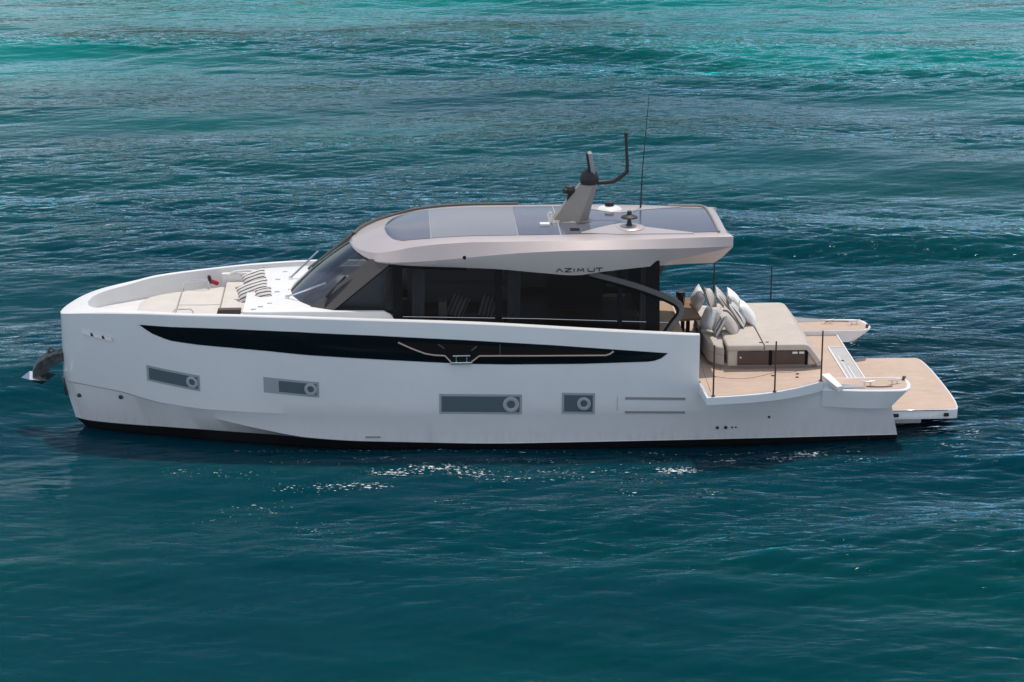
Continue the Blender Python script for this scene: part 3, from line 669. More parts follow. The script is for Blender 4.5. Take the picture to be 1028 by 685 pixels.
for x, y in ((-5.75, -1.2), (-5.62, -.2), (-5.65, .9), (-5.95, -1.5), (-6.1, -1.72), (-5.5, 1.55)):
    bm = bmesh.new(); box(bm, (x, y, 3.125 + (0 if abs(y) < 1.3 else .012)), (.12, .06, .03), bev=.01); obj('deck_fitting', bm, M['steel'], coam)

# ---- cabin: windshield, glazing, pillars
def arch(v, base, corner, half_, p=2.4): return base + (corner-base)*abs(v/half_)**p
WB = [(-5.34, 0, 3.10), (-5.27, .6, 3.10), (-5.08, 1.15, 3.10), (-4.82, 1.58, 3.10), (-4.50, 1.84, 3.11), (-4.28, 1.93, 3.12)]
WT = [(-3.84, 0, 4.27), (-3.78, .45, 4.27), (-3.66, .90, 4.26), (-3.50, 1.27, 4.24), (-3.30, 1.56, 4.22), (-3.12, 1.72, 4.20)]
def full(l): return [(x, y, z) for x, y, z in l[::-1]] + [(x, -y, z) for x, y, z in l[1:]]
B_, T_ = full(WB), full(WT)   # from starboard (+) round the front to port (-)
bm = bmesh.new(); rows = []
for i in range(7):
    u = i/6; rows.append([Vector(b).lerp(Vector(t), u) + Vector((-.05*math.sin(math.pi*u), 0, .03*math.sin(math.pi*u))) for b, t in zip(B_[1:-1], T_[1:-1])])
grid_faces(bm, rows); ws = obj('windshield', bm, M['windshield'], yacht)
cabin_bm = bmesh.new()
def slab(bm, quad, th=.05, mi=0):
    """thick panel from 4 corners"""
    a, b, c, d = [Vector(p) for p in quad]; n = (b-a).cross(d-a).normalized()*th/2
    v = [bm.verts.new(p + s*n) for s in (1, -1) for p in (a, b, c, d)]
    for f in ((0,1,2,3), (7,6,5,4), (0,4,5,1), (1,5,6,2), (2,6,7,3), (3,7,4,0)): bm.faces.new([v[i] for i in f]).material_index = mi
YB, YT = 2.06, 1.80   # half breadth of the side glazing at z=2.6 and at z=4.15
def gy(z): return lerp(YB, YT, (z-2.6)/1.55)
for s in (-1, 1):
    pb = [Vector((-4.84, 1.60*s, 3.09)), Vector((-4.30, 1.95*s, 3.09)), Vector((-2.86, 1.80*s, 4.24)), Vector((-3.36, 1.56*s, 4.26))]
    slab(cabin_bm, pb, .06, 1)
    # posts of the side
    for x0, x1 in ((-2.86, -2.64), (-.50, -.34), (2.35, 2.46), (3.03, 3.34)):
        slab(cabin_bm, [(x0, gy(1.5)*s, 1.5), (x1, gy(1.5)*s, 1.5), (x1, gy(4.2)*s, 4.2), (x0, gy(4.2)*s, 4.2)], .07)
    slab(cabin_bm, [(-2.86, gy(1.5)*s, 1.5), (3.15, gy(1.5)*s, 1.5), (3.15, gy(2.5)*s, 2.5), (-2.86, gy(2.5)*s, 2.5)], .05)
    slab(cabin_bm, [(-4.34, gy(3.08)*s*.95, 3.06), (-2.80, gy(3.08)*s, 3.06), (-2.80, gy(3.08)*s, 3.13), (-4.34, gy(3.08)*s*.95, 3.13)], .05)
# centre beam of the windscreen on the far side and lower frame
tube(cabin_bm, [Vector(p)+Vector((-.01,0,.0)) for p in B_[1:-1]], .03, 6)
cabin = obj('cabin', cabin_bm, [M['black'], M['pillar']], yacht, 20)
bm = bmesh.new(); tube(bm, [Vector((-4.86, 1.55, 3.10)).lerp(Vector((-3.42, 1.50, 4.26)), u) + Vector((-.03, 0, .06)) for u in (0, .25, .5, .75, 1)], .10, 8); obj('pillar_cover', bm, M['olive'], cabin)
for s in (-1, 1):
    def pane(quad):
        bm = bmesh.new(); bm.faces.new([bm.verts.new(p) for p in quad]); obj('side_window', bm, M['sideglass'], cabin)
    g = lambda x, z: (x, (gy(z)+.012)*s, z)
    pane([(-4.28, 1.955*s, 3.13), g(-2.85, 3.13), g(-2.85, 4.22), (-2.90, 1.80*s, 4.22)])
    pane([g(-2.66, 2.5), g(-.49, 2.5), g(-.49, 4.2), g(-2.66, 4.2)])
    pane([g(-.35, 2.5), g(2.36, 2.5), g(2.36, 4.12), g(-.35, 4.2)])
    pane([g(2.45, 2.5), g(3.04, 2.5), g(3.04, 4.12), g(2.45, 4.12)])
    bm = bmesh.new(); tube(bm, [g(-2.66, 2.995), g(.5, 2.90), g(3.7, 2.76)], .010, 6); obj('hand_line', bm, M['steel'], cabin)
bm = bmesh.new(); slab(bm, [(3.10, -1.7, 1.5), (3.10, -.1, 1.5), (3.10, -.1, 4.1), (3.10, -1.7, 4.1)], .02); slab(bm, [(3.10, .4, 1.5), (3.10, 1.8, 1.5), (3.10, 1.8, 4.1), (3.10, .4, 4.1)], .02)
obj('rear_glass', bm, M['sideglass'], cabin)
# wipers
for piv, tip, rest in (((-5.36, -.78, 3.13), (-4.35, -1.45, 3.62), 0), ((-5.34, .92, 3.13), (-4.60, 1.10, 3.72), 0)):
    bm = bmesh.new(); lathe(bm, [(.05, -.03), (.05, .05), (.03, .07)], piv, 10); tube(bm, [Vector(piv)+Vector((0, 0, .04)), Vector(tip)+Vector((-.06, 0, .06))], .024, 6)
    obj('wiper', bm, M['steel'], ws)
bm = bmesh.new(); tube(bm, [(-4.42, -1.66, 3.40), (-3.95, -1.50, 3.85)], .03, 6); obj('wiper_blade', bm, M['matte'], ws)
# sweeping aft wing of the cabin side
for s in (-1, 1):
    pts = chaikin([(1.70, 3.93), (2.45, 3.73), (3.10, 3.52), (3.68, 3.28), (3.86, 3.12), (3.82, 2.94), (3.64, 2.74), (3.42, 2.40)], 2, False)
    bm = bmesh.new(); rows = []
    for i, (x, z) in enumerate(pts):
        a = Vector(pts[max(0, i-1)]); b = Vector(pts[min(len(pts)-1, i+1)]); t = (b-a).normalized(); n = Vector((-t.y, t.x)); wd = .075
        y = gy(z) + .06
        r = [Vector((x+n.x*wd, y*s, z+n.y*wd)), Vector((x-n.x*wd, y*s, z-n.y*wd)), Vector((x-n.x*wd, (y-.10)*s, z-n.y*wd)), Vector((x+n.x*wd, (y-.10)*s, z+n.y*wd))]
        rows.append(r + [r[0]])
    grid_faces(bm, rows); wg = obj('side_wing', bm, M['wing'], cabin)
    bm = bmesh.new(); tube(bm, [(Vector((p[0].x, p[0].y-.02*s, p[0].z)) if False else Vector((p[1].x, p[1].y-.01*s, p[1].z))) for p in rows], .035, 6); obj('edge_trim', bm, M['black'], wg)  # black strip darkens the wing's underside against the highlight-grey face

# ---- interior seen through the glazing
bm = bmesh.new(); prism(bm, [(-4.2, -1.8), (3.1, -1.95), (3.1, 1.95), (-4.2, 1.8)], 2.30, 2.36); obj('saloon_floor', bm, M['floorint'], yacht)
bm = bmesh.new(); prism(bm, [(-5.0, -1.3), (-4.2, -1.85), (-3.6, -1.8), (-3.6, 1.8), (-4.2, 1.85), (-5.0, 1.3)], 3.02, 3.10); obj('dashboard', bm, M['slat'], yacht)
def seat_(x, y, name='helm_seat'):
    bm = bmesh.new(); box(bm, (x, y, 2.95), (.55, .55, .16), bev=.05); box(bm, (x+.27, y, 3.40), (.14, .55, .85), Matrix.Rotation(R(8), 3, 'Y'), .05); lathe(bm, [(.2, 2.36), (.06, 2.42), (.06, 2.9)], (x, y, 0), 12)
    s_ = obj(name, bm, M['cream'], yacht); bm = bmesh.new(); box(bm, (x+.33, y, 3.90), (.12, .30, .22), bev=.05); obj('headrest', bm, M['white'], s_)
seat_(-3.25, -.75); seat_(-3.25, .75)
bm = bmesh.new(); box(bm, (-1.2, 1.45, 2.62), (2.6, .75, .40), bev=.06); box(bm, (-1.2, 1.74, 2.98), (2.6, .18, .5), bev=.06); obj('saloon_sofa', bm, M['curtain'], yacht)
bm = bmesh.new(); box(bm, (-1.0, -1.2, 2.55), (1.5, .7, .36), bev=.05); box(bm, (-1.7, -1.2, 2.9), (.2, .7, .6), bev=.05); obj('saloon_seat', bm, M['cream'], yacht)
for x, y in ((-2.45, -1.72), (-.22, -1.78), (-.2, 1.7), (2.9, -1.7)):
    bm = bmesh.new(); rows = []
    for k in range(17):
        xx = x + .30*k/16; yy = y + .035*math.sin(k*1.9); rows.append([(xx, yy, 2.4), (xx + (.04 if y < 0 else 0), yy*.93, 4.1)])
    grid_faces(bm, rows); obj('curtain', bm, M['curtain'], yacht)
bm = bmesh.new(); box(bm, (1.6, 1.2, 2.75), (1.3, 1.1, .8), bev=.03); obj('galley_unit', bm, M['dim'], yacht)

# ---- roof
RC = dict(
 low=[(-3.87,0,4.27),(-3.80,.45,4.27),(-3.68,.9,4.26),(-3.50,1.3,4.24),(-3.22,1.66,4.20),(-2.9,1.80,4.19),(-2.0,1.94,4.17),(-.57,1.99,4.11),(.61,2.0,3.995),(1.37,2.0,3.93),(2.0,1.98,4.00),(2.6,1.93,4.05),(3.34,1.80,4.08),(4.66,1.34,4.0),(4.80,1.34,4.06),(4.95,1.38,4.25),(5.08,1.42,4.40)],
 c2=[(-3.885,0,4.29),(-3.815,.46,4.29),(-3.69,.92,4.29),(-3.50,1.34,4.27),(-3.2,1.71,4.25),(-2.8,1.87,4.26),(-2.0,1.96,4.31),(-.57,1.99,4.43),(.25,1.99,4.485),(1.63,1.985,4.52),(2.9,1.89,4.505),(4.2,1.67,4.46),(5.10,1.475,4.44)],
 c1=[(-3.87,0,4.315),(-3.79,.46,4.325),(-3.66,.9,4.345),(-3.46,1.26,4.37),(-3.2,1.54,4.41),(-2.8,1.68,4.49),(-2.3,1.755,4.60),(-1.6,1.785,4.67),(-.85,1.79,4.70),(1.6,1.78,4.70),(2.9,1.71,4.69),(4.2,1.55,4.68),(5.11,1.44,4.66)],
 gl=[(-3.05,0,4.60),(-3.0,.4,4.60),(-2.88,.85,4.60),(-2.68,1.22,4.61),(-2.4,1.42,4.65),(-1.6,1.50,4.72),(-.85,1.51,4.745),(1.6,1.48,4.745),(2.9,1.42,4.73),(4.2,1.32,4.71),(4.98,1.25,4.70)])
RL = {k: line(v) for k, v in RC.items()}
REND = dict(low=5.08, c2=5.10, c1=5.11, gl=4.98)
def roof_pt(k, t):
    x0, fb, fz = RL[k]; x = x0 + (REND[k]-x0)*t; return Vector((x, fb(x), fz(x)))
TR = tgrid(70, 1.6)
def crown(x, y):
    """height of the glazed top at (x, y)"""
    fz, fb = RL['gl'][2], RL['gl'][1]; b = max(.05, fb(x)); return fz(x) + .045*(1-min(1, abs(y)/b)**2)
bm = bmesh.new()
half_cols = []
def lowmid(lo, c2):
    a = lo.lerp(c2, .5) + Vector((0, .01, 0))
    if lo.x < 2.6: return a
    b = Vector((c2.x, c2.y-.02, lerp(4.03, 4.41, max(0, (lo.x-2.6))/2.48))); w_ = min(1, (lo.x-2.6)/.8); w_ = w_*w_*(3-2*w_); return a.lerp(b, w_)
for t in TR:
    lo, c2, c1, gl_ = (roof_pt(k, t) for k in ('low', 'c2', 'c1', 'gl'))
    under = Vector((lo.x, max(0, lo.y-.16), lo.z+.04)); mid = [Vector((gl_.x, gl_.y*u, crown(gl_.x, gl_.y*u))) for u in (.66, .33, 0)]
    half_cols.append([Vector((lo.x, 0, lo.z+.10)), under, lo, lowmid(lo, c2), c2, c2.lerp(c1, .5), c1, c1.lerp(gl_, .5)+Vector((0, 0, .012)), gl_] + mid)
for s in (-1, 1): grid_faces(bm, [[Vector((p.x, p.y*s, p.z)) for p in c] for c in half_cols])
rear = half_cols[-1]
bm.faces.new([bm.verts.new(p) for p in rear] + [bm.verts.new((p.x, -p.y, p.z)) for p in rear[-2:0:-1]])
roof = obj('roof', bm, M['tan'], yacht, 14)
# glazed panels on the roof
def roof_panel(x0, x1, m, ymar=.06, front=False, n=14, ny=14, yfn=None):
    bm = bmesh.new(); rows = []
    for i in range(n+1):
        u = i/n; x = lerp(x0, x1, (u**1.8 if front else u)); b = RL['gl'][1](x) - ymar if not yfn else yfn(x)
        b = max(b, 0.0)
        rows.append([(x, lerp(-b, b, k/ny), crown(x, lerp(-b, b, k/ny)) + .007) for k in range(ny+1)])
    grid_faces(bm, rows); return obj('roof_glass', bm, m, roof)
fr_spl = spline([-3.03, -3.0, -2.93, -2.80, -2.55, -2.0], [0, .40, .72, 1.05, 1.30, 1.40])
roof_panel(-3.03, -1.97, M['roofglass'], front=True, yfn=fr_spl, n=20)
roof_panel(-1.94, .05, M['roofglass2'], .10)
roof_panel(.08, 1.05, M['roofglass'], .10)
bm = bmesh.new()
def top_pt(x, y, dz): return (x, y, crown(x, y)+dz)
# dark after panels, left and right of the S-shaped service hatch strip
for s in (-1, 1):
    rows = []
    for i in range(25):
        x = lerp(1.08, 4.78, i/24); b = RL['gl'][1](x) - .10
        a = spline([1.08, 1.7, 2.3, 2.8, 3.3, 3.9, 4.78], [.0, .0, .0, .0, .0, .0, .0])(x)
        rows.append([top_pt(x, s*lerp(a, b, k/6), .007) for k in range(7)])
    grid_faces(bm, rows)
obj('roof_glass', bm, M['roofglass'], roof)
def strip(path, w0, m, name, dz=.016):
    bm = bmesh.new(); rows = []
    for x, y, hw in path: rows.append([top_pt(x, y+lerp(-hw, hw, k/4), dz) for k in range(5)])
    grid_faces(bm, rows)
    e = [q for q in bm.edges if len(q.link_faces) == 1]; g = bmesh.ops.extrude_edge_only(bm, edges=e)
    bmesh.ops.translate(bm, verts=[v for v in g['geom'] if isinstance(v, bmesh.types.BMVert)], vec=(0, 0, -.02))
    return obj(name, bm, m, roof)
for s in (-1, 1):
    pa = [(lerp(1.55, 4.2, i/20), s*spline([1.55, 2.1, 2.6, 3.1, 4.2], [1.30, 1.10, .98, 1.10, 1.30])(lerp(1.55, 4.2, i/20)), spline([1.55, 2.1, 2.6, 3.1, 4.2], [.03, .28, .45, .28, .03])(lerp(1.55, 4.2, i/20))) for i in range(21)]
    strip(pa, 0, M['tan'], 'roof_cover')
bm = bmesh.new()
pts = [top_pt(4.80, lerp(-1.22, 1.22, k/12), .02) for k in range(13)]; tube(bm, pts, .035, 6)
tube(bm, [top_pt(x, 1.40, .02) for x in (3.9, 4.3, 4.7)]+[top_pt(4.80, 1.22, .02)], .03, 6)
obj('roof_edge_trim', bm, M['taupe'], roof)
for x in (-.02 - 1.93, .065):
    bm = bmesh.new(); tube(bm, [top_pt(x, lerp(-1.4, 1.4, k/10), .006) for k in range(11)], .008, 5); obj('panel_seam', bm, M['grey'], roof)
bm = bmesh.new(); box(bm, top_pt(1.42, -1.02, .012), (.22, .20, .012)); obj('hatch_mark', bm, M['navy'], roof)
# front brow of the windscreen, dark line under the roof
bm = bmesh.new()
for s in (-1, 1): tube(bm, [Vector((p.x+.02, p.y*s, p.z-.03)) for p in (roof_pt('low', t) for t in TR[:34])], .03, 6)
tube(bm, [roof_pt('c2', t)+Vector((0, 0, .015)) for t in TR[2:30]], .03, 6)
obj('brow_trim', bm, M['black'], roof)
bm = bmesh.new()
tube(bm, [roof_pt('c1', t)+Vector((0, 0, .01)) for t in TR[4:44]], .06, 6); obj('far_edge_trim', bm, M['olive'], roof)
# navigation light on the flank
bm = bmesh.new(); lathe(bm, [(.055, 0), (.05, -.03), (.02, -.05)], (-1.2, -1.945, 4.37), 12, 'Y'); obj('nav_light', bm, M['black'], roof)
# raised lettering on the flank
def flank(x, u, d=.010):
    lo = Vector((x, RL['low'][1](x), RL['low'][2](x))); c = Vector((x, RL['c2'][1](x), RL['c2'][2](x))); p = lo.lerp(c, u); return Vector((p.x, -(p.y+.01*math.sin(3.14*u)+d), p.z))
def letter_strokes(x0, w_, st):
    bm = bmesh.new(); H0, H1 = 4.015, 4.095
    def P_(a, b):
        x = x0 + a*w_; z = lerp(H0, H1, b); lo, c = RL['low'][2](x), RL['c2'][2](x); return flank(x, (z-lo)/(c-lo))
    for s_ in st:
        for a, b in zip(s_, s_[1:]):
            n = 4
            for i in range(n):
                p, q = P_(lerp(a[0], b[0], i/n), lerp(a[1], b[1], i/n)), P_(lerp(a[0], b[0], (i+1)/n), lerp(a[1], b[1], (i+1)/n))
                t = (q-p).normalized(); nrm = Vector((0, -1, 0)); sd = t.cross(nrm)*.0105; t2 = t*.004
                v = [bm.verts.new(k) for k in (p-t2-sd, q+t2-sd, q+t2+sd, p-t2+sd)]; bm.faces.new(v)
                u_ = [bm.verts.new(k+Vector((0, .012, 0))) for k in (p-t2-sd, q+t2-sd, q+t2+sd, p-t2+sd)]
                for m_ in range(4): bm.faces.new((v[m_], v[(m_+1) % 4], u_[(m_+1) % 4], u_[m_]))
    obj('letter', bm, M['matte'], roof)
LET = [[[(0,0),(.5,1),(1,0)]], [[(0,1),(1,1),(0,0),(1,0)]], [[(.5,0),(.5,1)]], [[(0,0),(.12,1),(.5,.25),(.88,1),(1,0)]], [[(0,1),(0,.2),(.15,0),(.85,0),(1,.2),(1,1)]], [[(0,1),(1,1)],[(.5,1),(.5,0)]]]
for i, (st, x0) in enumerate(zip(LET, (.92, 1.12, 1.305, 1.41, 1.655, 1.845))):
    letter_strokes(x0, .15 if i != 2 else .06, st)

# ---- mast and antennas
bm = bmesh.new(); rows = []
for u in (0, .5, 1):
    z = lerp(4.73, 5.63, u); xf = lerp(.93, 1.60, u); xr = lerp(1.80, 2.02, u); yw = lerp(.36, .20, u); xm = lerp(xf, xr, .72)
    r = [(xf, -yw*.5, z), (xm, -yw, z), (xr, -yw*.35, z), (xr, yw*.35, z), (xm, yw, z), (xf, yw*.5, z)]; rows.append([Vector(p) for p in r] + [Vector(r[0])])
grid_faces(bm, rows); bm.faces.new([bm.verts.new(p) for p in rows[-1][:-1]])
prism(bm, [(.84, -.42), (1.86, -.42), (1.86, .42), (.84, .42)], 4.70, 4.80, 0, 0, .03)
mast = obj('mast', bm, M['taupe'], yacht, 20)
bm = bmesh.new(); lathe(bm, [(.03, 5.63), (.20, 5.64), (.225, 5.72), (.225, 5.80), (.17, 5.93), (.08, 5.99), (.01, 6.0)], (1.84, 0, 0), 20); obj('radar_dome', bm, M['matte'], mast)
bm = bmesh.new(); box(bm, (1.88, .0, 6.12), (.10, .30, .55), Matrix.Rotation(R(-9), 3, 'Y'), .02); box(bm, (1.80, .0, 6.15), (.03, .34, .50), Matrix.Rotation(R(-9), 3, 'Y'), .01, 1); obj('horn_panel', bm, [M['slat'], M['matte']], mast)
bm = bmesh.new(); lathe(bm, [(.03, 5.36), (.05, 5.40), (.12, 5.43), (.14, 5.51), (.10, 5.59), (.02, 5.62)], (1.37, -.05, 0), 16); tube(bm, [(1.37, -.05, 5.40), (1.34, -.03, 5.2)], .05, 8); tube(bm, [(1.28, -.14, 5.50), (1.22, -.18, 5.50)], .06, 10); obj('camera_dome', bm, M['matte'], mast)
bm = bmesh.new(); tube(bm, [(2.0, 0, 5.65), (2.2, 0, 5.66), (2.42, 0, 5.68), (2.60, 0, 5.80), (2.74, 0, 5.92), (2.74, 0, 6.1), (2.70, 0, 6.78)], [.055, .055, .055, .055, .05, .04, .032], 8); lathe(bm, [(.045, 6.78), (.045, 6.86), (.02, 6.88)], (2.70, 0, 0), 8); obj('light_arm', bm, M['matte'], mast)
bm = bmesh.new(); tube(bm, [(3.20, 1.15, 4.72), (3.21, 1.15, 5.1), (3.24, 1.15, 5.8), (3.36, 1.15, 7.52)], [.026, .02, .014, .007], 6); obj('whip_antenna', bm, M['matte'], roof)
bm = bmesh.new(); lathe(bm, [(.30, 4.74), (.31, 4.77), (.26, 4.82), (.12, 4.86), (.02, 4.87)], (2.42, .95, 0), 24); sd_ = obj('satellite_dome', bm, M['white'], roof)
bm = bmesh.new(); lathe(bm, [(.11, 4.85), (.12, 4.90), (.11, 4.95), (.02, 4.96)], (2.42, .95, 0), 14); obj('cap', bm, M['matte'], sd_)
bm = bmesh.new(); lathe(bm, [(.34, 4.74), (.35, 4.775), (.30, 4.80), (.1, 4.82), (.02, 4.825)], (2.74, -.85, 0), 24); sd2 = obj('satellite_dome', bm, M['tan'], roof)
bm = bmesh.new(); lathe(bm, [(.09, 4.81), (.06, 4.86), (.04, 4.96), (.20, 5.0), (.19, 5.03), (.06, 5.08), (.05, 5.16), (.01, 5.18)], (2.72, -.85, 0), 16); obj('gps_mushroom', bm, M['matte'], sd2)
bm = bmesh.new(); tube(bm, chaikin([(.92, -.45, 4.76), (.92, -.45, 5.04), (.86, -.45, 5.06), (.82, -.45, 4.95)], 1, False), .022, 8); box(bm, (.74, -.62, 4.81), (.24, .20, .07), bev=.02); obj('roof_horn', bm, M['white'], roof)

# ---- cockpit furniture
bm = bmesh.new(); v_ = []
prism(bm, [(4.08, -.06), (4.60, .04), (4.56, 1.85), (4.08, 1.85)], 2.20, 2.25); tb = obj('cockpit_table', bm, M['wood'], yacht)
for y in (.4, 1.4):
    bm = bmesh.new(); tube(bm, [(4.33, y, 1.5), (4.33, y, 2.2)], .05, 10); obj('leg', bm, M['matte'], tb)
bm = bmesh.new(); box(bm, (3.72, .6, 1.82), (.72, 2.7, .66), bev=.05); obj('cockpit_seat', bm, M['tansofa'], yacht)
bm = bmesh.new(); box(bm, (3.35, 1.1, 2.38), (.12, 1.6, .10), bev=.03); box(bm, (3.25, -.55, 2.0), (.2, .5, 1.0), bev=.04); obj('cockpit_bar', bm, M['wood'], yacht)
bm = bmesh.new(); box(bm, (4.30, -.75, 1.82), (.16, .30, .62), bev=.02); box(bm, (4.45, -.70, 2.0), (.10, .2, .5), bev=.02); obj('speaker_cabinet', bm, M['matte'], yacht)

# ---- aft sofa and sunpad island
HP = 1.80
bm = bmesh.new()
prism(bm, [(5.02, -HP+.13), (7.05, -HP+.13), (7.05, HP-.13), (4.62, HP-.13), (4.62, -1.25), (4.75, -1.52)], 1.50, 1.62); isl = obj('sunpad_island', bm, M['taupe'], yacht)
def wedge(x0, x1, y0, y1, z0, z1, slope_aft=0.0, m='cushion', name='cushion', bev=.05):
    bm = bmesh.new()
    pr = [(x0, z0), (x0, z1), (x1, z1), (x1+slope_aft, z0)] if slope_aft else [(x0, z0), (x0, z1), (x1, z1), (x1, z0)]
    lo = [bm.verts.new((x, y0, z)) for x, z in pr]; hi = [bm.verts.new((x, y1, z)) for x, z in pr]
    bm.faces.new(lo); bm.faces.new(hi)
    for i in range(4): bm.faces.new((lo[i], lo[(i+1) % 4], hi[(i+1) % 4], hi[i]))
    bmesh.ops.recalc_face_normals(bm, faces=bm.faces)
    bmesh.ops.bevel(bm, geom=list(bm.edges), offset=bev, segments=3, affect='EDGES', profile=.5)
    return obj(name, bm, M[m], isl, 40)
wedge(5.02, 6.86, -HP+.06, HP-.06, 1.58, 1.985, .27, 'cushion', 'base', .02)
wedge(4.98, 5.86, -HP, HP, 1.97, 2.11)
bm = bmesh.new(); pr = [(5.875, 1.97), (5.875, 2.11), (6.78, 2.11), (6.86, 2.10), (6.93, 2.065), (7.0, 1.985), (7.28, 1.60), (7.15, 1.56), (6.88, 1.955)]
lo = [bm.verts.new((x, -HP, z)) for x, z in pr]; hi = [bm.verts.new((x, HP, z)) for x, z in pr]
bm.faces.new(lo); bm.faces.new(hi)
for i in range(len(pr)): bm.faces.new((lo[i], lo[(i+1) % len(pr)], hi[(i+1) % len(pr)], hi[i]))
bmesh.ops.recalc_face_normals(bm, faces=bm.faces)
bmesh.ops.bevel(bm, geom=[e for e in bm.edges if abs(e.verts[0].co.y-e.verts[1].co.y) < .1], offset=.035, segments=3, affect='EDGES', profile=.5)
obj('cushion', bm, M['cushion'], isl, 40)
# curved forward seat, port end
seat_poly = chaikin([(5.0, -1.74), (4.72, -1.55), (4.55, -1.2), (4.55, 1.7), (5.0, 1.74)], 1)
bm = bmesh.new(); prism(bm, seat_poly, 1.60, 1.84, 0, 0, .03); obj('seat_base', bm, M['cushion'], isl)
bm = bmesh.new(); prism(bm, seat_poly, 1.845, 2.03, 0, 0, .06); obj('seat_cushion', bm, M['cushion'], isl)
for x0, x1 in ((5.24, 5.98), (6.06, 6.84)):
    bm = bmesh.new(); box(bm, ((x0+x1)/2, -HP+.045, 1.775), (x1-x0, .05, .34), bev=.008); dr = obj('locker_door', bm, M['brown'], isl)
    bm = bmesh.new()
    if x0 < 5.5: tube(bm, [(5.31, -HP+.025, 1.80), (5.31, -HP+.005, 1.80)], .022, 8)
    else:
        for q in (6.60, 6.76): box(bm, (q, -HP+.018, 1.90), (.12, .012, .05), bev=.004)
    obj('handle', bm, M['white'], dr)
for x in (6.02, 6.88):
    bm = bmesh.new(); box(bm, (x, -HP+.05, 1.775), (.07, .06, .36), bev=.005); obj('locker_frame', bm, M['black'], isl)
for x, y in ((5.80, -1.62), (5.96, -1.60), (5.72, 1.62), (5.86, 1.62)):
    bm = bmesh.new(); box(bm, (x, y, 2.115), (.07, .05, .02), bev=.006); obj('buckle', bm, M['darksteel'], isl)
for x, y in ((6.0, -2.3), (6.55, -2.45), (6.60, -2.2)):
    bm = bmesh.new(); box(bm, (x, y, 1.512), (.07, .05, .018), bev=.005); obj('deck_socket', bm, M['darksteel'], yacht)

# ------------------------------------------------------------------ loose things on board
def aboard(o, loc, rot=None):
    """place a top-level thing given in the yacht's own coordinates"""
    B = Matrix.Rotation(YAW, 4, 'Z') @ Matrix.Translation(loc) @ (rot.to_4x4() if rot else Matrix.Identity(4)); o.matrix_world = B
def pillow(m, w_, h_, th, seed):
    rnd = random.Random(seed); bm = bmesh.new(); n = 12; top, bot = [], []
    for i in range(n+1):
        a, b = [], []
        for j in range(n+1):
            u, v = 2*i/n-1, 2*j/n-1; k = max(0, (1-abs(u)**2.6)*(1-abs(v)**2.6))**.5
            pin = 1 - .07*(1-abs(u)**2)*abs(v) ; pin2 = 1 - .07*(1-abs(v)**2)*abs(u)
            x, y = u*w_/2*pin2, v*h_/2*pin; wob = .010*math.sin(5*u+seed)*math.cos(4*v+seed*2)*k
            a.append((x, y, th/2*k + wob)); b.append((x, y, -th/2*k + wob))
        top.append(a); bot.append(b)
    grid_faces(bm, top); grid_faces(bm, bot); o = obj('throw_pillow', bm, m, None, 60); return o
G1 = 'throw pillows heaped on the aft sunpad'
def lean(tilt, turn, spin=0):
    # pillow plane XY with normal Z: stand it on edge facing aft, then lean back, turn and spin in its own plane
    return (Matrix.Rotation(R(turn), 3, 'Z') @ Matrix.Rotation(R(90-tilt), 3, 'Y') @ Matrix.Rotation(R(90+spin), 3, 'Z'))
heap = [
 ('p_white', (4.64, 1.05, 2.44), .58, .52, .24, -14, 14, 24, 'plain white throw pillow at the forward far corner of the sunpad heap, nearest the table'),
 ('p_plain', (4.95, 1.0, 2.47), .60, .56, .20, 24, -14, -20, 'plain beige throw pillow in the far row, between white and grey striped ones'),
 ('p_grey', (5.24, .9, 2.45), .56, .62, .17, 33, -12, 14, 'thin grey striped throw pillow standing in the far row of the sunpad heap'),
 ('p_white', (5.55, .85, 2.42), .56, .66, .24, 36, -10, 8, 'plump white throw pillow at the aft end of the far row, on the sunpad'),
 ('p_white', (4.72, -.45, 2.38), .56, .60, .24, -26, 16, -16, 'plain white throw pillow at the forward near corner of the heap, above the curved seat'),
 ('p_grey', (4.93, -.65, 2.34), .54, .60, .20, -22, 14, 12, 'grey striped throw pillow leaning in the near row beside the big beige one'),
 ('p_beige', (5.20, -.65, 2.33), .58, .70, .26, 33, -24, 10, 'large beige throw pillow with a brown band at its foot, frontmost of the heap'),
 ('p_grey', (5.47, -.15, 2.38), .54, .66, .20, 36, -12, -8, 'grey striped throw pillow squeezed between the beige and the aft white pillow'),
 ('p_white', (5.72, .0, 2.37), .54, .68, .24, 36, -10, 5, 'plump white throw pillow at the aft end of the near row, closest to the stern'),
]
for i, (mk, loc, w_, h_, th, ti, tu, sp_, lab) in enumerate(heap):
    o = pillow(M[mk], w_, h_, th, i+1); aboard(o, loc, lean(ti, tu, sp_)); tag(o, lab, 'pillow', G1)
G2 = 'striped pillows on the bow seat'
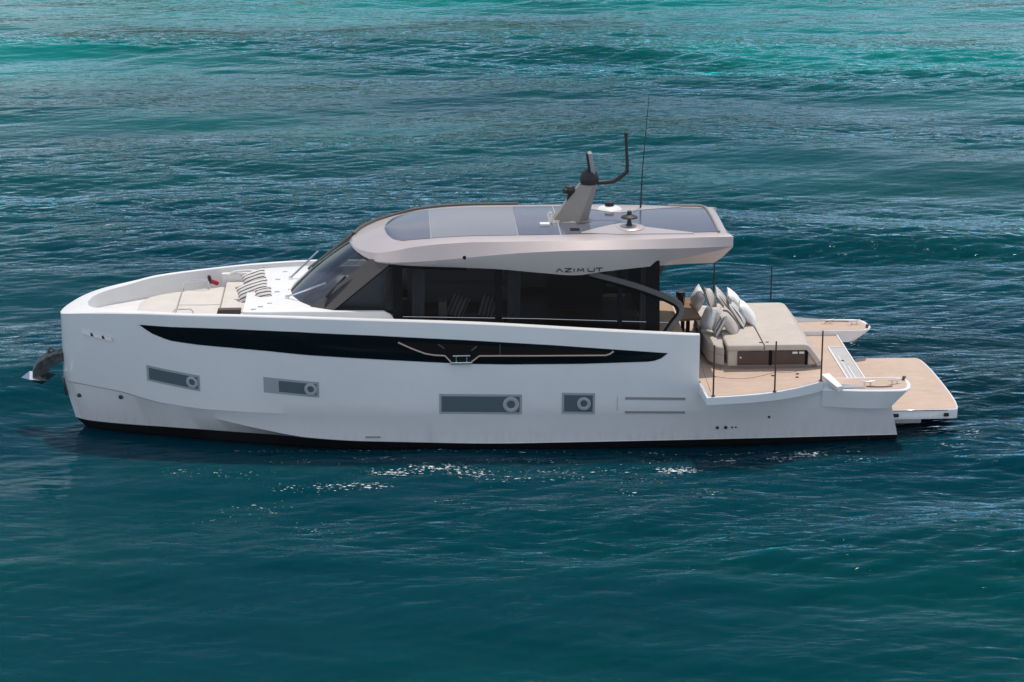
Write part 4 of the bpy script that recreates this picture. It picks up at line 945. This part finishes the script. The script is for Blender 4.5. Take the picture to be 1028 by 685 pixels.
for i, (loc, w_, h_, ti, tu, sp_, lab) in enumerate((
    ((-6.22, .85, 3.18), .62, .44, 46, 246, 30, 'cream pillow with dark stripes at the far end of the bow seat'),
    ((-6.22, .05, 3.12), .80, .50, 48, 248, 30, 'cream pillow with dark stripes in the middle of the bow seat, largest of three'),
    ((-5.93, -.45, 3.14), .42, .38, 42, 250, 20, 'small cream pillow with dark stripes at the near end of the bow seat'))):
    o = pillow(M['p_stripe'], w_, h_, .17, 20+i); aboard(o, loc, lean(ti, tu, sp_)); tag(o, lab, 'pillow', G2)
for loc, tu, lab in (((-1.35, -1.25, 3.02), 262, 'black and white striped pillow on the saloon seat behind the side glass, nearer the bow'), ((-.62, -1.2, 2.98), 276, 'black and white striped pillow on the saloon seat behind the side glass, nearer the stern')):
    o = pillow(M['p_stripe'], .56, .46, .16, int(tu)); aboard(o, loc, lean(30, tu, 70)); tag(o, lab, 'pillow', 'pillows inside the saloon')
# black lantern on the cockpit table
lan = bpy.data.objects.new('lantern', None); C.objects.link(lan); aboard(lan, (4.24, 1.22, 2.25)); tag(lan, 'black cylindrical lantern standing on the wooden cockpit table', 'lantern')
bm = bmesh.new(); lathe(bm, [(.09, 0), (.10, .01), (.10, .05), (.085, .06)], (0, 0, .001), 16); lathe(bm, [(.10, .24), (.115, .25), (.115, .34), (.09, .35)], (0, 0, 0), 16)
for k in range(6): tube(bm, [(.095*math.cos(k*1.047), .095*math.sin(k*1.047), .05), (.10*math.cos(k*1.047), .10*math.sin(k*1.047), .25)], .010, 6)
obj('cage', bm, M['matte'], lan); bm = bmesh.new(); lathe(bm, [(.08, .055), (.082, .245)], (0, 0, 0), 16); obj('shade', bm, M['dim'], lan)
# red and black folded cloth by the far sunpad rail
cl = bpy.data.objects.new('folded_cloth', None); C.objects.link(cl); aboard(cl, (-7.30, 1.62, 2.90), Matrix.Rotation(R(20), 3, 'Z')); tag(cl, 'small dark red and black bundle beside the far rail of the foredeck sunpad', 'bundle')
bm = bmesh.new(); box(bm, (.05, 0, -.02), (.22, .14, .10), Matrix.Rotation(R(25), 3, 'Y'), .03); obj('red_fold', bm, M['red'], cl)
bm = bmesh.new(); box(bm, (-.06, 0, .06), (.08, .10, .22), Matrix.Rotation(R(-10), 3, 'Y'), .03); obj('black_fold', bm, M['matte'], cl)
